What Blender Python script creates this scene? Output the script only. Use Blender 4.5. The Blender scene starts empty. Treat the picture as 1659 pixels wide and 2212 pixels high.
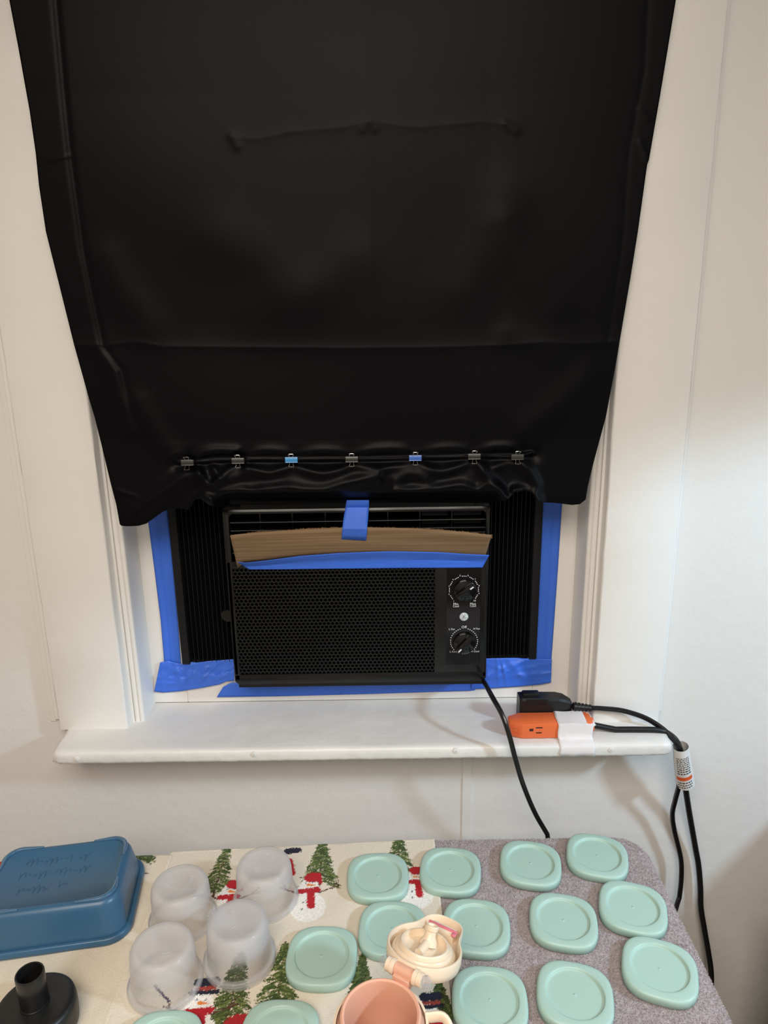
import bpy, bmesh, math, random
import numpy as np
from mathutils import Vector, Matrix
random.seed(7); rng = np.random.default_rng(7)
scene = bpy.context.scene
COL = scene.collection
PI = math.pi
R = math.radians

# ------------------------------------------------------------------ camera
W, H, FPX = 1659., 2212., 1533.
PITCH, ROLL = R(15.1), R(.85)
CAM = np.array([0., -1.04, 1.523])
_F = np.array([0, math.cos(PITCH), -math.sin(PITCH)])
_U = np.array([0, math.sin(PITCH), math.cos(PITCH)])
_R = np.array([1., 0, 0])
_r = _R * math.cos(ROLL) - _U * math.sin(ROLL)
_u = _R * math.sin(ROLL) + _U * math.cos(ROLL)
cd = bpy.data.cameras.new('camera')
cd.sensor_fit = 'VERTICAL'; cd.sensor_height = 24; cd.lens = FPX / H * 24
cd.clip_start = .02
cam = bpy.data.objects.new('camera', cd); COL.objects.link(cam)
cam.matrix_world = Matrix(((_r[0], _u[0], -_F[0], CAM[0]), (_r[1], _u[1], -_F[1], CAM[1]), (_r[2], _u[2], -_F[2], CAM[2]), (0, 0, 0, 1)))
scene.camera = cam

# ------------------------------------------------------------------ world, lights, exposure
w = bpy.data.worlds.new('world'); scene.world = w; w.use_nodes = True
w.node_tree.nodes['Background'].inputs[0].default_value = (1., .88, .74, 1)
w.node_tree.nodes['Background'].inputs[1].default_value = .05

def area_light(name, loc, size, power, color, rot=(0, 0, 0)):
    l = bpy.data.lights.new(name, 'AREA'); l.shape = 'RECTANGLE'; l.size, l.size_y = size
    l.energy = power; l.color = color
    o = bpy.data.objects.new(name, l); COL.objects.link(o); o.location = loc; o.rotation_euler = rot
    return o
area_light('ceiling_light', (-.15, -1.75, 2.36), (1.3, 1.3), 47, (1., .905, .79))
sl = bpy.data.lights.new('shaded_lamp', 'SPOT')          # a shaded lamp: lit below the rim of its shade
sl.energy = 74; sl.color = (.56, .79, 1.); sl.shadow_soft_size = .075; sl.spot_size = R(146); sl.spot_blend = .10
so = bpy.data.objects.new('shaded_lamp', sl); COL.objects.link(so); so.location = (1.5, -.9, 1.8)

vs = scene.view_settings
vs.view_transform = 'Standard'; vs.look = 'None'; vs.gamma = 1; vs.exposure = 0.06; vs.use_curve_mapping = False
scene.cycles.use_denoising = True
scene.cycles.max_bounces = 10; scene.cycles.transparent_max_bounces = 24
scene.cycles.sample_clamp_indirect = 4

# ------------------------------------------------------------------ helpers
def ray(px, py): return _F + (px - W / 2) / FPX * _r - (py - H / 2) / FPX * _u
def atY(px, py, y):
    d = ray(px, py); return CAM + (y - CAM[1]) / d[1] * d
def atZ(px, py, z):
    d = ray(px, py); return CAM + (z - CAM[2]) / d[2] * d
def srgb(r, g, b):
    f = lambda c: (c / 255 / 12.92) if c / 255 <= .04045 else ((c / 255 + .055) / 1.055) ** 2.4
    return (f(r), f(g), f(b), 1)

def mat(name, col, rough=.5, metal=0, spec=.5, bump=None, var=None, sheen=0, coat=0, trans=0):
    """bump=(scale, strength, distance); var=(scale, amount): colour variation of the surface itself"""
    m = bpy.data.materials.new(name); m.use_nodes = True
    nt = m.node_tree; b = nt.nodes['Principled BSDF']
    b.inputs['Base Color'].default_value = col if len(col) == 4 else (*col, 1)
    b.inputs['Roughness'].default_value = rough; b.inputs['Metallic'].default_value = metal
    b.inputs['Specular IOR Level'].default_value = spec
    b.inputs['Sheen Weight'].default_value = sheen; b.inputs['Coat Weight'].default_value = coat
    b.inputs['Transmission Weight'].default_value = trans
    tc = nt.nodes.new('ShaderNodeTexCoord')
    if bump:
        n = nt.nodes.new('ShaderNodeTexNoise'); n.inputs['Scale'].default_value = bump[0]; n.inputs['Detail'].default_value = 6
        bp = nt.nodes.new('ShaderNodeBump'); bp.inputs['Strength'].default_value = bump[1]; bp.inputs['Distance'].default_value = bump[2]
        nt.links.new(tc.outputs['Object'], n.inputs['Vector']); nt.links.new(n.outputs['Fac'], bp.inputs['Height'])
        nt.links.new(bp.outputs['Normal'], b.inputs['Normal'])
    if var:
        n2 = nt.nodes.new('ShaderNodeTexNoise'); n2.inputs['Scale'].default_value = var[0]; n2.inputs['Detail'].default_value = 5
        hs = nt.nodes.new('ShaderNodeHueSaturation'); hs.inputs['Color'].default_value = b.inputs['Base Color'].default_value
        mr = nt.nodes.new('ShaderNodeMapRange'); mr.inputs['To Min'].default_value = 1 - var[1]; mr.inputs['To Max'].default_value = 1 + var[1]
        mr.inputs['From Min'].default_value = .3; mr.inputs['From Max'].default_value = .7
        nt.links.new(tc.outputs['Object'], n2.inputs['Vector']); nt.links.new(n2.outputs['Fac'], mr.inputs['Value'])
        nt.links.new(mr.outputs['Result'], hs.inputs['Value']); nt.links.new(hs.outputs['Color'], b.inputs['Base Color'])
    return m

def link_mesh(name, verts, faces, m, parent=None, smooth=False, loc=None, angle=None):
    me = bpy.data.meshes.new(name)
    me.from_pydata([tuple(map(float, v)) for v in verts], [], faces); me.update()
    if m: me.materials.append(m)
    if smooth:
        me.polygons.foreach_set('use_smooth', [True] * len(me.polygons))
        if angle: me.set_sharp_from_angle(angle=R(angle))
    o = bpy.data.objects.new(name, me); COL.objects.link(o)
    if parent: o.parent = parent
    if loc is not None: o.location = loc
    return o

def fast_mesh(name, V, Q, m, parent=None, smooth=True, tris=False):
    """big numpy grids"""
    me = bpy.data.meshes.new(name); k = 3 if tris else 4
    me.vertices.add(len(V)); me.vertices.foreach_set('co', np.asarray(V, np.float32).ravel())
    me.loops.add(len(Q) * k); me.loops.foreach_set('vertex_index', np.asarray(Q, np.int32).ravel())
    me.polygons.add(len(Q)); me.polygons.foreach_set('loop_start', np.arange(0, len(Q) * k, k, dtype=np.int32))
    me.update(calc_edges=True)
    if smooth: me.polygons.foreach_set('use_smooth', np.ones(len(Q), bool))
    me.materials.append(m); me.validate()
    o = bpy.data.objects.new(name, me); COL.objects.link(o)
    if parent: o.parent = parent
    return o

def grid_faces(nu, nv):
    i = np.arange(nu - 1)[None, :]; j = np.arange(nv - 1)[:, None]
    a = j * nu + i
    return np.stack([a, a + 1, a + nu + 1, a + nu], -1).reshape(-1, 4)

class MB:
    """collects shapes; build() links them as ONE mesh object"""
    def __init__(s): s.v = []; s.f = []
    def add(s, v, f):
        o = len(s.v); s.v += [tuple(p) for p in v]; s.f += [tuple(i + o for i in q) for q in f]
    def bm(s, bm, mtx=None):
        if mtx is not None: bmesh.ops.transform(bm, matrix=mtx, verts=bm.verts)
        bm.verts.index_update()
        s.add([v.co[:] for v in bm.verts], [[v.index for v in f.verts] for f in bm.faces]); bm.free()
    def box(s, x0, x1, y0, y1, z0, z1, bev=0, seg=2, mtx=None):
        bm = bmesh.new(); bmesh.ops.create_cube(bm, size=1)
        for v in bm.verts:
            v.co = ((x0 + x1) / 2 + v.co.x * (x1 - x0), (y0 + y1) / 2 + v.co.y * (y1 - y0), (z0 + z1) / 2 + v.co.z * (z1 - z0))
        if bev: bmesh.ops.bevel(bm, geom=bm.edges[:], offset=bev, segments=seg, profile=.5, affect='EDGES')
        s.bm(bm, mtx)
    def lathe(s, prof, n=48, mtx=None, cap0=False, cap1=False):
        v = []; f = []
        for r, z in prof:
            for k in range(n):
                a = 2 * PI * k / n; v.append((r * math.cos(a), r * math.sin(a), z))
        for i in range(len(prof) - 1):
            for k in range(n):
                k2 = (k + 1) % n; f.append((i * n + k, i * n + k2, (i + 1) * n + k2, (i + 1) * n + k))
        if cap0: f.append(tuple(range(n - 1, -1, -1)))
        if cap1: f.append(tuple((len(prof) - 1) * n + k for k in range(n)))
        if mtx is not None: v = [tuple(mtx @ Vector(p)) for p in v]
        s.add(v, f)
    def tube(s, pts, r, n=10, flat=None, cap=True):
        P = [Vector(p) for p in pts]; L = len(P); v = []; f = []; up = None
        rr = r if hasattr(r, '__len__') else [r] * L
        for i, p in enumerate(P):
            t = (P[min(i + 1, L - 1)] - P[max(i - 1, 0)]).normalized()
            if up is None:
                up = Vector((0, 0, 1)) if abs(t.z) < .9 else Vector((1, 0, 0))
            a = t.cross(up).normalized(); up = a.cross(t).normalized()
            for k in range(n):
                q = 2 * PI * k / n
                v.append(p + a * math.cos(q) * rr[i] * (flat or 1) + up * math.sin(q) * rr[i])
        for i in range(L - 1):
            for k in range(n):
                k2 = (k + 1) % n; f.append((i * n + k, i * n + k2, (i + 1) * n + k2, (i + 1) * n + k))
        if cap:
            f.append(tuple(range(n - 1, -1, -1))); f.append(tuple((L - 1) * n + k for k in range(n)))
        s.add(v, f)
    def prism(s, poly, y0, y1, bev=0):
        """poly in (x,z), extruded in y"""
        bm = bmesh.new()
        vs_ = [bm.verts.new((x, y0, z)) for x, z in poly]; fc = bm.faces.new(vs_)
        e = bmesh.ops.extrude_face_region(bm, geom=[fc])
        for q in e['geom']:
            if isinstance(q, bmesh.types.BMVert): q.co.y = y1
        bmesh.ops.recalc_face_normals(bm, faces=bm.faces[:])
        if bev: bmesh.ops.bevel(bm, geom=bm.edges[:], offset=bev, segments=2, profile=.5, affect='EDGES')
        s.bm(bm)
    def build(s, name, m, parent=None, smooth=False, angle=40, loc=None):
        return link_mesh(name, s.v, s.f, m, parent, smooth, loc, angle)

def spline(pts, n=8):
    P = [np.array(p, float) for p in pts]; P = [2 * P[0] - P[1]] + P + [2 * P[-1] - P[-2]]; out = []
    for i in range(1, len(P) - 2):
        for k in range(n):
            t = k / n; a, b, c, d = P[i - 1], P[i], P[i + 1], P[i + 2]
            out.append(.5 * (2 * b + (c - a) * t + (2 * a - 5 * b + 4 * c - d) * t * t + (3 * b - a - 3 * c + d) * t ** 3))
    out.append(P[-2]); return out

def setp(o, label=None, cat=None, group=None, kind=None):
    for k, x in (('label', label), ('category', cat), ('group', group), ('kind', kind)):
        if x: o[k] = x
    return o
def thing(name, label=None, cat=None, loc=(0, 0, 0), rz=0, group=None, kind=None):
    o = bpy.data.objects.new(name, None); COL.objects.link(o)
    o.location = tuple(map(float, loc)); o.rotation_euler = (0, 0, rz); o.empty_display_size = .05
    return setp(o, label, cat, group, kind)
def copy_tree(o, parent=None):
    c = o.copy(); COL.objects.link(c)
    if parent: c.parent = parent
    for ch in list(o.children): copy_tree(ch, c)
    return c
def text_part(body, size, x, z, y, m, parent, name='printed_word'):
    c = bpy.data.curves.new('t', 'FONT'); c.body = body; c.size = size; c.align_x = 'CENTER'; c.align_y = 'CENTER'
    c.resolution_u = 2
    o = bpy.data.objects.new('t', c); COL.objects.link(o)
    me = bpy.data.meshes.new_from_object(o.evaluated_get(bpy.context.evaluated_depsgraph_get()))
    bpy.data.objects.remove(o); bpy.data.curves.remove(c)
    me.materials.clear(); me.materials.append(m)
    me.transform(Matrix.Rotation(PI / 2, 4, 'X'))
    t = bpy.data.objects.new(name, me); COL.objects.link(t); t.parent = parent; t.location = (x, y, z)
    return t

# ------------------------------------------------------------------ materials
M = {}
M['wall'] = mat('cream_wall_paint', (.76, .74, .71, 1), .42, bump=(45, .22, .004), var=(1.6, .025))
M['trim'] = mat('gloss_cream_trim_paint', (.80, .78, .75, 1), .34, bump=(36, .18, .004), var=(2.5, .02))
M['sill'] = mat('worn_sill_paint', (.74, .72, .69, 1), .40, bump=(34, .32, .005), var=(9, .06))
M['frame'] = mat('white_frame', (.79, .765, .73, 1), .4)
M['room'] = mat('room_wall_paint', (.60, .555, .50, 1), .8)
M['floor'] = mat('brown_floor', (.13, .09, .06, 1), .55, var=(6, .15))
M['cab'] = mat('dark_cabinet_wood', (.05, .035, .028, 1), .5, var=(8, .2))
M['curtain'] = mat('black_satin', (.0013, .0013, .0022, 1), .43, spec=.11)
M['gloss'] = mat('gloss_black_plastic', (.0035, .0035, .004, 1), .10, spec=.5)
M['bezel'] = mat('black_plastic', (.004, .004, .0042, 1), .24, spec=.45)
M['matte'] = mat('matte_black_plastic', (.005, .005, .006, 1), .6, spec=.3)
M['pleat'] = mat('accordion_black_plastic', (.004, .004, .005, 1), .5, spec=.35)
M['inner'] = mat('dark_filter_mesh', (.002, .002, .002, 1), .8, spec=.1)
M['vane'] = mat('grey_vane_plastic', (.02, .02, .02, 1), .45, bump=(300, .2, .001))
M['white'] = mat('white_print', (.75, .75, .75, 1), .6)
M['badge'] = mat('pale_silver_badge', (.62, .66, .68, 1), .35)
M['tape'] = mat('blue_painters_tape', srgb(58, 110, 222), .48, bump=(160, .25, .001), var=(14, .06))
M['white_tape'] = mat('white_paper_tape', (.74, .70, .70, 1), .6, bump=(120, .15, .001))
M['chrome'] = mat('nickel_wire', (.62, .6, .56, 1), .2, metal=1)
M['clip_black'] = mat('black_clip_enamel', (.03, .03, .03, 1), .28, coat=.3)
M['clip_sky'] = mat('sky_blue_clip_enamel', srgb(60, 150, 215), .25, coat=.4)
M['clip_blue'] = mat('royal_blue_clip_enamel', srgb(62, 108, 200), .25, coat=.4)
M['cable'] = mat('black_cable_rubber', (.006, .006, .007, 1), .24, spec=.5)
M['cord'] = mat('black_round_cord', (.007, .007, .007, 1), .4, spec=.4)
M['plug'] = mat('black_plug_plastic', (.007, .007, .008, 1), .38, spec=.4)
M['orange'] = mat('orange_plastic', srgb(226, 108, 58), .45, bump=(250, .08, .001))
M['hole'] = mat('dark_slot', (.03, .008, .004, 1), .7)
M['label'] = mat('white_label_paper', (.74, .73, .72, 1), .35)
M['ink'] = mat('black_ink', (.03, .03, .03, 1), .6)
M['label_orange'] = mat('orange_label_band', srgb(225, 95, 45), .5)
M['mint'] = mat('mint_green_plastic', srgb(170, 200, 189), .42, bump=(500, .04, .0005))
M['peach'] = mat('peach_plastic', srgb(226, 172, 146), .4)
M['cream'] = mat('cream_plastic', srgb(236, 216, 190), .3)
M['pink'] = mat('pink_silicone', srgb(222, 125, 140), .3)
M['black_cap'] = mat('black_rubber_plastic', (.008, .008, .008, 1), .42, bump=(200, .06, .001))
M['table'] = mat('brown_table_wood', (.22, .14, .08, 1), .5, var=(10, .2))
M['grey_terry'] = mat('grey_terry_cloth', srgb(172, 162, 164), .95, spec=.1, sheen=.25, bump=(420, .6, .003), var=(60, .10))
M['scuff'] = mat('marker_scrawl', srgb(44, 80, 108), .5)

# card: brown with flute streaks along its length
def card_mat():
    m = mat('corrugated_cardboard', srgb(146, 114, 80), .85, spec=.1); nt = m.node_tree; b = nt.nodes['Principled BSDF']
    tc = nt.nodes.new('ShaderNodeTexCoord'); mp = nt.nodes.new('ShaderNodeMapping'); mp.inputs['Scale'].default_value = (5, 5, 380)
    n = nt.nodes.new('ShaderNodeTexNoise'); n.inputs['Scale'].default_value = 1; n.inputs['Detail'].default_value = 3
    cr = nt.nodes.new('ShaderNodeValToRGB'); cr.color_ramp.elements[0].position = .3; cr.color_ramp.elements[1].position = .7
    cr.color_ramp.elements[0].color = srgb(118, 95, 71); cr.color_ramp.elements[1].color = srgb(146, 121, 94)
    nt.links.new(tc.outputs['Object'], mp.inputs['Vector']); nt.links.new(mp.outputs['Vector'], n.inputs['Vector'])
    nt.links.new(n.outputs['Fac'], cr.inputs['Fac']); nt.links.new(cr.outputs['Color'], b.inputs['Base Color'])
    return m
M['card'] = card_mat()

def print_cloth_mat():
    m = mat('printed_cotton', (.8, .75, .65, 1), .9, spec=.1, sheen=.15, bump=(650, .45, .0015)); nt = m.node_tree; b = nt.nodes['Principled BSDF']
    a = nt.nodes.new('ShaderNodeVertexColor'); a.layer_name = 'print'
    tc = nt.nodes.new('ShaderNodeTexCoord'); n = nt.nodes.new('ShaderNodeTexNoise'); n.inputs['Scale'].default_value = 900
    mp = nt.nodes.new('ShaderNodeMapping'); mp.inputs['Scale'].default_value = (1, .35, 1)
    mr = nt.nodes.new('ShaderNodeMapRange'); mr.inputs['To Min'].default_value = .86; mr.inputs['To Max'].default_value = 1.1
    mx = nt.nodes.new('ShaderNodeMix'); mx.data_type = 'RGBA'; mx.blend_type = 'MULTIPLY'; mx.inputs[0].default_value = 1
    nt.links.new(tc.outputs['Object'], mp.inputs['Vector']); nt.links.new(mp.outputs['Vector'], n.inputs['Vector'])
    nt.links.new(n.outputs['Fac'], mr.inputs['Value']); nt.links.new(a.outputs['Color'], mx.inputs[6]); nt.links.new(mr.outputs['Result'], mx.inputs[7])
    nt.links.new(mx.outputs[2], b.inputs['Base Color'])
    return m
M['print'] = print_cloth_mat()

def clear_mat(name, col, lo, hi, z0, z1, rough=.12):
    """thin see-through plastic; body of the material turns frosted between local heights z0 and z1"""
    m = bpy.data.materials.new(name); m.use_nodes = True; nt = m.node_tree; nt.nodes.clear()
    out = nt.nodes.new('ShaderNodeOutputMaterial'); tr = nt.nodes.new('ShaderNodeBsdfTransparent'); tr.inputs[0].default_value = (.97, .97, .975, 1)
    pb = nt.nodes.new('ShaderNodeBsdfPrincipled'); pb.inputs['Base Color'].default_value = col; pb.inputs['Roughness'].default_value = .35
    gl = nt.nodes.new('ShaderNodeBsdfGlossy'); gl.inputs['Roughness'].default_value = rough; gl.inputs[0].default_value = (1, 1, 1, 1)
    tl = nt.nodes.new('ShaderNodeBsdfTranslucent'); tl.inputs[0].default_value = col
    mdt = nt.nodes.new('ShaderNodeMixShader'); mdt.inputs[0].default_value = .5
    tc = nt.nodes.new('ShaderNodeTexCoord'); sp = nt.nodes.new('ShaderNodeSeparateXYZ'); mr = nt.nodes.new('ShaderNodeMapRange')
    mr.interpolation_type = 'SMOOTHSTEP'
    mr.inputs['From Min'].default_value = z0; mr.inputs['From Max'].default_value = z1; mr.inputs['To Min'].default_value = lo; mr.inputs['To Max'].default_value = hi
    mx = nt.nodes.new('ShaderNodeMixShader'); lw = nt.nodes.new('ShaderNodeLayerWeight'); lw.inputs[0].default_value = .18
    mx2 = nt.nodes.new('ShaderNodeMixShader'); L = nt.links.new
    L(tc.outputs['Object'], sp.inputs[0]); L(sp.outputs['Z'], mr.inputs['Value']); L(mr.outputs['Result'], mx.inputs[0])
    L(pb.outputs[0], mdt.inputs[1]); L(tl.outputs[0], mdt.inputs[2])
    L(tr.outputs[0], mx.inputs[1]); L(mdt.outputs[0], mx.inputs[2])
    mq = nt.nodes.new('ShaderNodeMath'); mq.operation = 'MULTIPLY'; mq.inputs[1].default_value = .4; L(lw.outputs['Fresnel'], mq.inputs[0]); L(mq.outputs[0], mx2.inputs[0]); L(mx.outputs[0], mx2.inputs[1]); L(gl.outputs[0], mx2.inputs[2]); L(mx2.outputs[0], out.inputs[0])
    return m
M['cup'] = clear_mat('frosted_clear_plastic', (.92, .91, .93, 1), .02, .36, .022, .042)
M['pin'] = clear_mat('clear_hinge_plastic', (.7, .7, .75, 1), .25, .25, 0, 1)
M['glass'] = clear_mat('window_glass', (.6, .65, .7, 1), .03, .03, 0, 1, .03)
M['blue'] = mat('translucent_blue_plastic', srgb(56, 98, 130), .34, spec=.5, bump=(400, .03, .0005), trans=.12)

# ------------------------------------------------------------------ the room
XL, XR, YB, ZC = -1.9, 2.0, -3.3, 2.4
OX0, OX1, OZ0, OZ1 = -.4195, .3315, .87, 1.97              # window opening
b = MB()
b.box(XL, OX0, 0, .12, 0, ZC); b.box(OX1, XR, 0, .12, 0, ZC)
b.box(OX0, OX1, 0, .12, 0, OZ0); b.box(OX0, OX1, 0, .12, OZ1, ZC)
wb = setp(b.build('wall_back', M['wall']), kind='structure')
for x0, x1 in ((.1255, .1415),):                            # panel joint cover under the sill
    s = MB(); s.box(x0, x1, -.0022, .001, .02, .868, .001); s.build('batten', M['wall'], wb)
s = MB(); s.box(-.553, -.5435, -.0020, .001, .895, 2.36, .0008); s.build('batten', M['wall'], wb)
b = MB(); b.box(XL - .1, XL, YB, .12, 0, ZC); setp(b.build('wall_left', M['room']), kind='structure')
b = MB(); b.box(XR, XR + .1, YB, .12, 0, ZC); setp(b.build('wall_right', M['room']), kind='structure')
b = MB(); b.box(XL, XR, YB - .1, YB, 0, ZC); setp(b.build('wall_front', M['room']), kind='structure')
b = MB(); b.box(XL - .1, XR + .1, YB - .1, .12, -.05, 0); setp(b.build('floor', M['floor']), kind='structure')
b = MB(); b.box(XL - .1, XR + .1, YB - .1, .12, ZC, ZC + .05); setp(b.build('ceiling', M['room']), kind='structure')

# window: casing, jamb, stop beads, frame, sash, sill
win = thing('window_1', kind='structure')
def wpart(name, m=M['trim'], **k):
    return name, m
def board(name, x0, x1, y0, y1, z0, z1, bev=.002, m=None, wob=.0006):
    """a painted board: bevelled, sides cut along z so the painted arris wavers a little"""
    nz = 36; prof = []
    pr = [(x0, y1), (x0, y0 + bev), (x0 + bev * .4, y0 + bev * .3), (x0 + bev, y0), (x1 - bev, y0), (x1 - bev * .4, y0 + bev * .3), (x1, y0 + bev), (x1, y1)]
    V = []; F = []
    for k in range(nz):
        z = z0 + (z1 - z0) * k / (nz - 1); j = [(random.uniform(-wob, wob), random.uniform(-wob, wob) * .5) for _ in pr]
        V += [(p[0] + (q[0] if 0 < i < 7 else 0), p[1] + (q[1] if 0 < i < 7 else 0), z) for i, (p, q) in enumerate(zip(pr, j))]
    n = len(pr)
    for k in range(nz - 1):
        for i in range(n): F.append((k * n + i, k * n + (i + 1) % n, (k + 1) * n + (i + 1) % n, (k + 1) * n + i))
    F.append(tuple(range(n - 1, -1, -1))); F.append(tuple((nz - 1) * n + i for i in range(n)))
    return link_mesh(name, V, F, m or M['trim'], win, True, angle=50)
SILL = .8905
board('casing', -.531, -.4195, -.020, .002, SILL, 1.985, .003)
board('casing', .3315, .4405, -.020, .002, SILL, 1.985, .003)
b = MB(); b.box(-.531, .4405, -.020, .002, 1.985, 2.09, .003); b.build('head_casing', M['trim'], win)
b = MB(); b.box(-.5435, -.531, -.006, .001, .90, 2.05, .002); b.build('caulk_bead', M['trim'], win)
b = MB(); b.box(.4405, .4475, -.010, .001, .90, 2.05, .003); b.build('caulk_bead', M['trim'], win)
for sx, x in ((1, OX0), (-1, OX1)):
    b = MB(); x2 = x + sx * .004; b.box(min(x, x2), max(x, x2), .0, .12, SILL, OZ1); b.build('jamb', M['trim'], win)
    # stop bead with its two rounded beads and the groove between them
    pr = [(0.004, .060), (.0040, .004)]
    for c, rr in ((.0082, .0040), (.0157, .0036)):
        pr += [(c + rr * math.cos(PI - q * PI / 6), .004 - rr * .8 * math.sin(q * PI / 6)) for q in range(7)]
    pr += [(.0200, .006), (.0200, .060)]
    V = [(x + sx * p, y, z) for z in (SILL, OZ1) for p, y in pr]; n = len(pr)
    F = [(i, i + 1, n + i + 1, n + i) for i in range(n - 1)]
    link_mesh('stop_bead', V, F, M['trim'], win, True, angle=50)
FY = .060                                                   # face of the window frame
b = MB(); b.box(OX0 + .004, -.3435, FY, .10, SILL, OZ1, .0015); b.build('frame_stile', M['frame'], win)
b = MB(); b.box(.2515, OX1 - .004, FY, .10, SILL, OZ1, .0015); b.build('frame_stile', M['frame'], win)
b = MB(); b.box(-.3435, .2515, FY, .10, SILL, .9645, .0015); b.build('frame_rail', M['frame'], win)
b = MB(); b.box(-.3435, .2515, FY, .10, 1.93, OZ1, .0015); b.build('frame_rail', M['frame'], win)
b = MB(); b.box(-.3435, .2515, .070, .095, 1.262, 1.31, .002); b.box(-.3435, -.30, .07, .095, 1.31, 1.93, .002)
b.box(.208, .2515, .07, .095, 1.31, 1.93, .002); b.build('sash', M['frame'], win)
b = MB(); b.box(-.30, .208, .080, .084, 1.31, 1.93); b.build('pane', M['glass'], win)
# sill
bm = bmesh.new(); bmesh.ops.create_grid(bm, x_segments=150, y_segments=20, size=.5)
prof = [(.060, SILL), (.03, SILL), (0, SILL), (-.03, SILL), (-.06, SILL), (-.074, SILL), (-.079, SILL - .0006), (-.0822, SILL - .0022), (-.084, SILL - .0052), (-.0842, SILL - .010), (-.0843, SILL - .016), (-.0835, SILL - .0195), (-.081, SILL - .0218), (-.077, SILL - .0224), (-.04, SILL - .0224), (0.0, SILL - .0224)]
bm.free(); V = []; F = []; nx = 180; npf = len(prof)
for i in range(nx):
    t = i / (nx - 1); x = -.5168 + t * (.4375 + .5168)
    e = min(1, min(i, nx - 1 - i) / 1.6)
    for j, (y, z) in enumerate(prof):
        yy, zz = y, z
        if y < 0:
            k = random.uniform(-1, 1) * .0004
            yy += k; zz += k * .6 * (1 if j < 11 else 1.5)
        if y < -.06: yy += (1 - e) * .004; zz += (1 - e) * (.002 if j > 10 else -.002)
        V.append((x, yy, zz))
for i in range(nx - 1):
    for j in range(npf - 1): F.append((i * npf + j, (i + 1) * npf + j, (i + 1) * npf + j + 1, i * npf + j + 1))
F.append(tuple(range(npf))); F.append(tuple((nx - 1) * npf + j for j in range(npf - 1, -1, -1)))
# the back part lies inside the opening only
V = [(min(max(x, OX0), OX1) if y > 0.0005 else x, y, z) for x, y, z in V]
sill = link_mesh('sill', V, F, M['sill'], win, True, angle=60)
for px, py in ((985, 1622), (1320, 1620), (549, 1630), (165, 1640)):
    p = atY(px, py, -.0845); s = MB()
    s.lathe([(0, .0009), (.0035, .0009), (.0046, .0004), (.005, -.001)], 16, Matrix.Translation(Vector(p)) @ Matrix.Rotation(PI / 2, 4, 'X'))
    for q in (.6, .6 + PI / 2):
        s.box(-.0022, .0022, -.0014, -.0008, -.0004, .0004, 0, 1, Matrix.Translation(Vector(p)) @ Matrix.Rotation(q, 4, 'Y'))
    s.build('screw_head', M['sill'], sill, True)

# unseen tall dark block added at the right to shade the foot of the wall
blocker = thing('cabinet', 'dark wooden cabinet standing against the wall to the right of the table', 'cabinet', (1.09, -.42, 0))
b = MB(); b.box(-.3, .3, -.38, .41, .06, .822, .004); b.box(-.28, .28, -.35, .40, 0, .06); b.build('carcass', M['cab'], blocker)
b = MB(); b.box(-.308, .31, -.40, .415, .822, .846, .004); b.build('top', M['cab'], blocker)
for sx in (-1, 1):
    b = MB(); b.box(min(.005 * sx, .29 * sx), max(.005 * sx, .29 * sx), -.398, -.38, .08, .81, .003); d = b.build('door', M['cab'], blocker)
    b = MB(); b.lathe([(0, 0), (.006, 0), (.006, .012), (.012, .018), (.012, .024), (0, .027)], 16, Matrix.Translation((.04 * sx, -.398, .5)) @ Matrix.Rotation(PI / 2, 4, 'X')); b.build('knob', M['chrome'], d, True)

ch = thing('storage_chest', 'low dark wooden chest standing between the table and the cabinet', 'chest', (.70, -.55, 0))  # low box out of view, added to darken the lower right wall
b = MB(); b.box(-.065, .065, -.38, .42, 0, .555, .004); b.build('chest_body', M['cab'], ch)
b = MB(); b.box(-.069, .069, -.385, .425, .556, .59, .005); b.build('chest_lid', M['cab'], ch)

# ------------------------------------------------------------------ table and cloths
ZT = .7465
tb = thing('table', 'brown table under the towels, pushed against the wall below the window', 'table', (-.115, -.45, 0))
poly = [(-.62, -.80), (.370, -.80), (.370, -.150), (.350, -.130), (.07, -.132), (-.62, -.172)]
bm = bmesh.new(); vs_ = [bm.verts.new((x + .115, y + .45, ZT - .028)) for x, y in poly]; fc = bm.faces.new(vs_)
e = bmesh.ops.extrude_face_region(bm, geom=[fc])
for q in e['geom']:
    if isinstance(q, bmesh.types.BMVert): q.co.z = ZT
bmesh.ops.recalc_face_normals(bm, faces=bm.faces[:])
b = MB(); b.bm(bm); b.build('table_top', M['table'], tb)
for sx in (-.58, .345):
    for sy in (-.76, -.20):
        b = MB(); b.box(sx + .115 - .025, sx + .115 + .025, sy + .45 - .025, sy + .45 + .025, 0, ZT - .028, .003); b.build('leg', M['table'], tb)

def drape(s, t, x0, x1, y0, y1, z, r, rc=0.):
    """sheet coordinates -> points of a cloth lying on a top and rolling down over its back and right edges"""
    cx = np.clip(s, x0, x1); cy = np.clip(t, y0, y1 if not callable(y1) else y1(s))
    dx, dy = s - cx, t - cy; d = np.hypot(dx, dy); q = np.where(d > 1e-9, d, 1)
    fl = np.minimum(d, rc); d2 = np.maximum(d - rc, 0)
    a = np.minimum(d2 / r, PI / 2); over = np.maximum(d2 - r * PI / 2, 0); out = fl + r * np.sin(a)
    X = cx + dx / q * out; Y = cy + dy / q * out; Z = z - r * (1 - np.cos(a)) - over
    return np.stack([X, Y, Z], -1), np.stack([dx / q * np.sin(a), dy / q * np.sin(a), np.cos(a)], -1), d2

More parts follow.
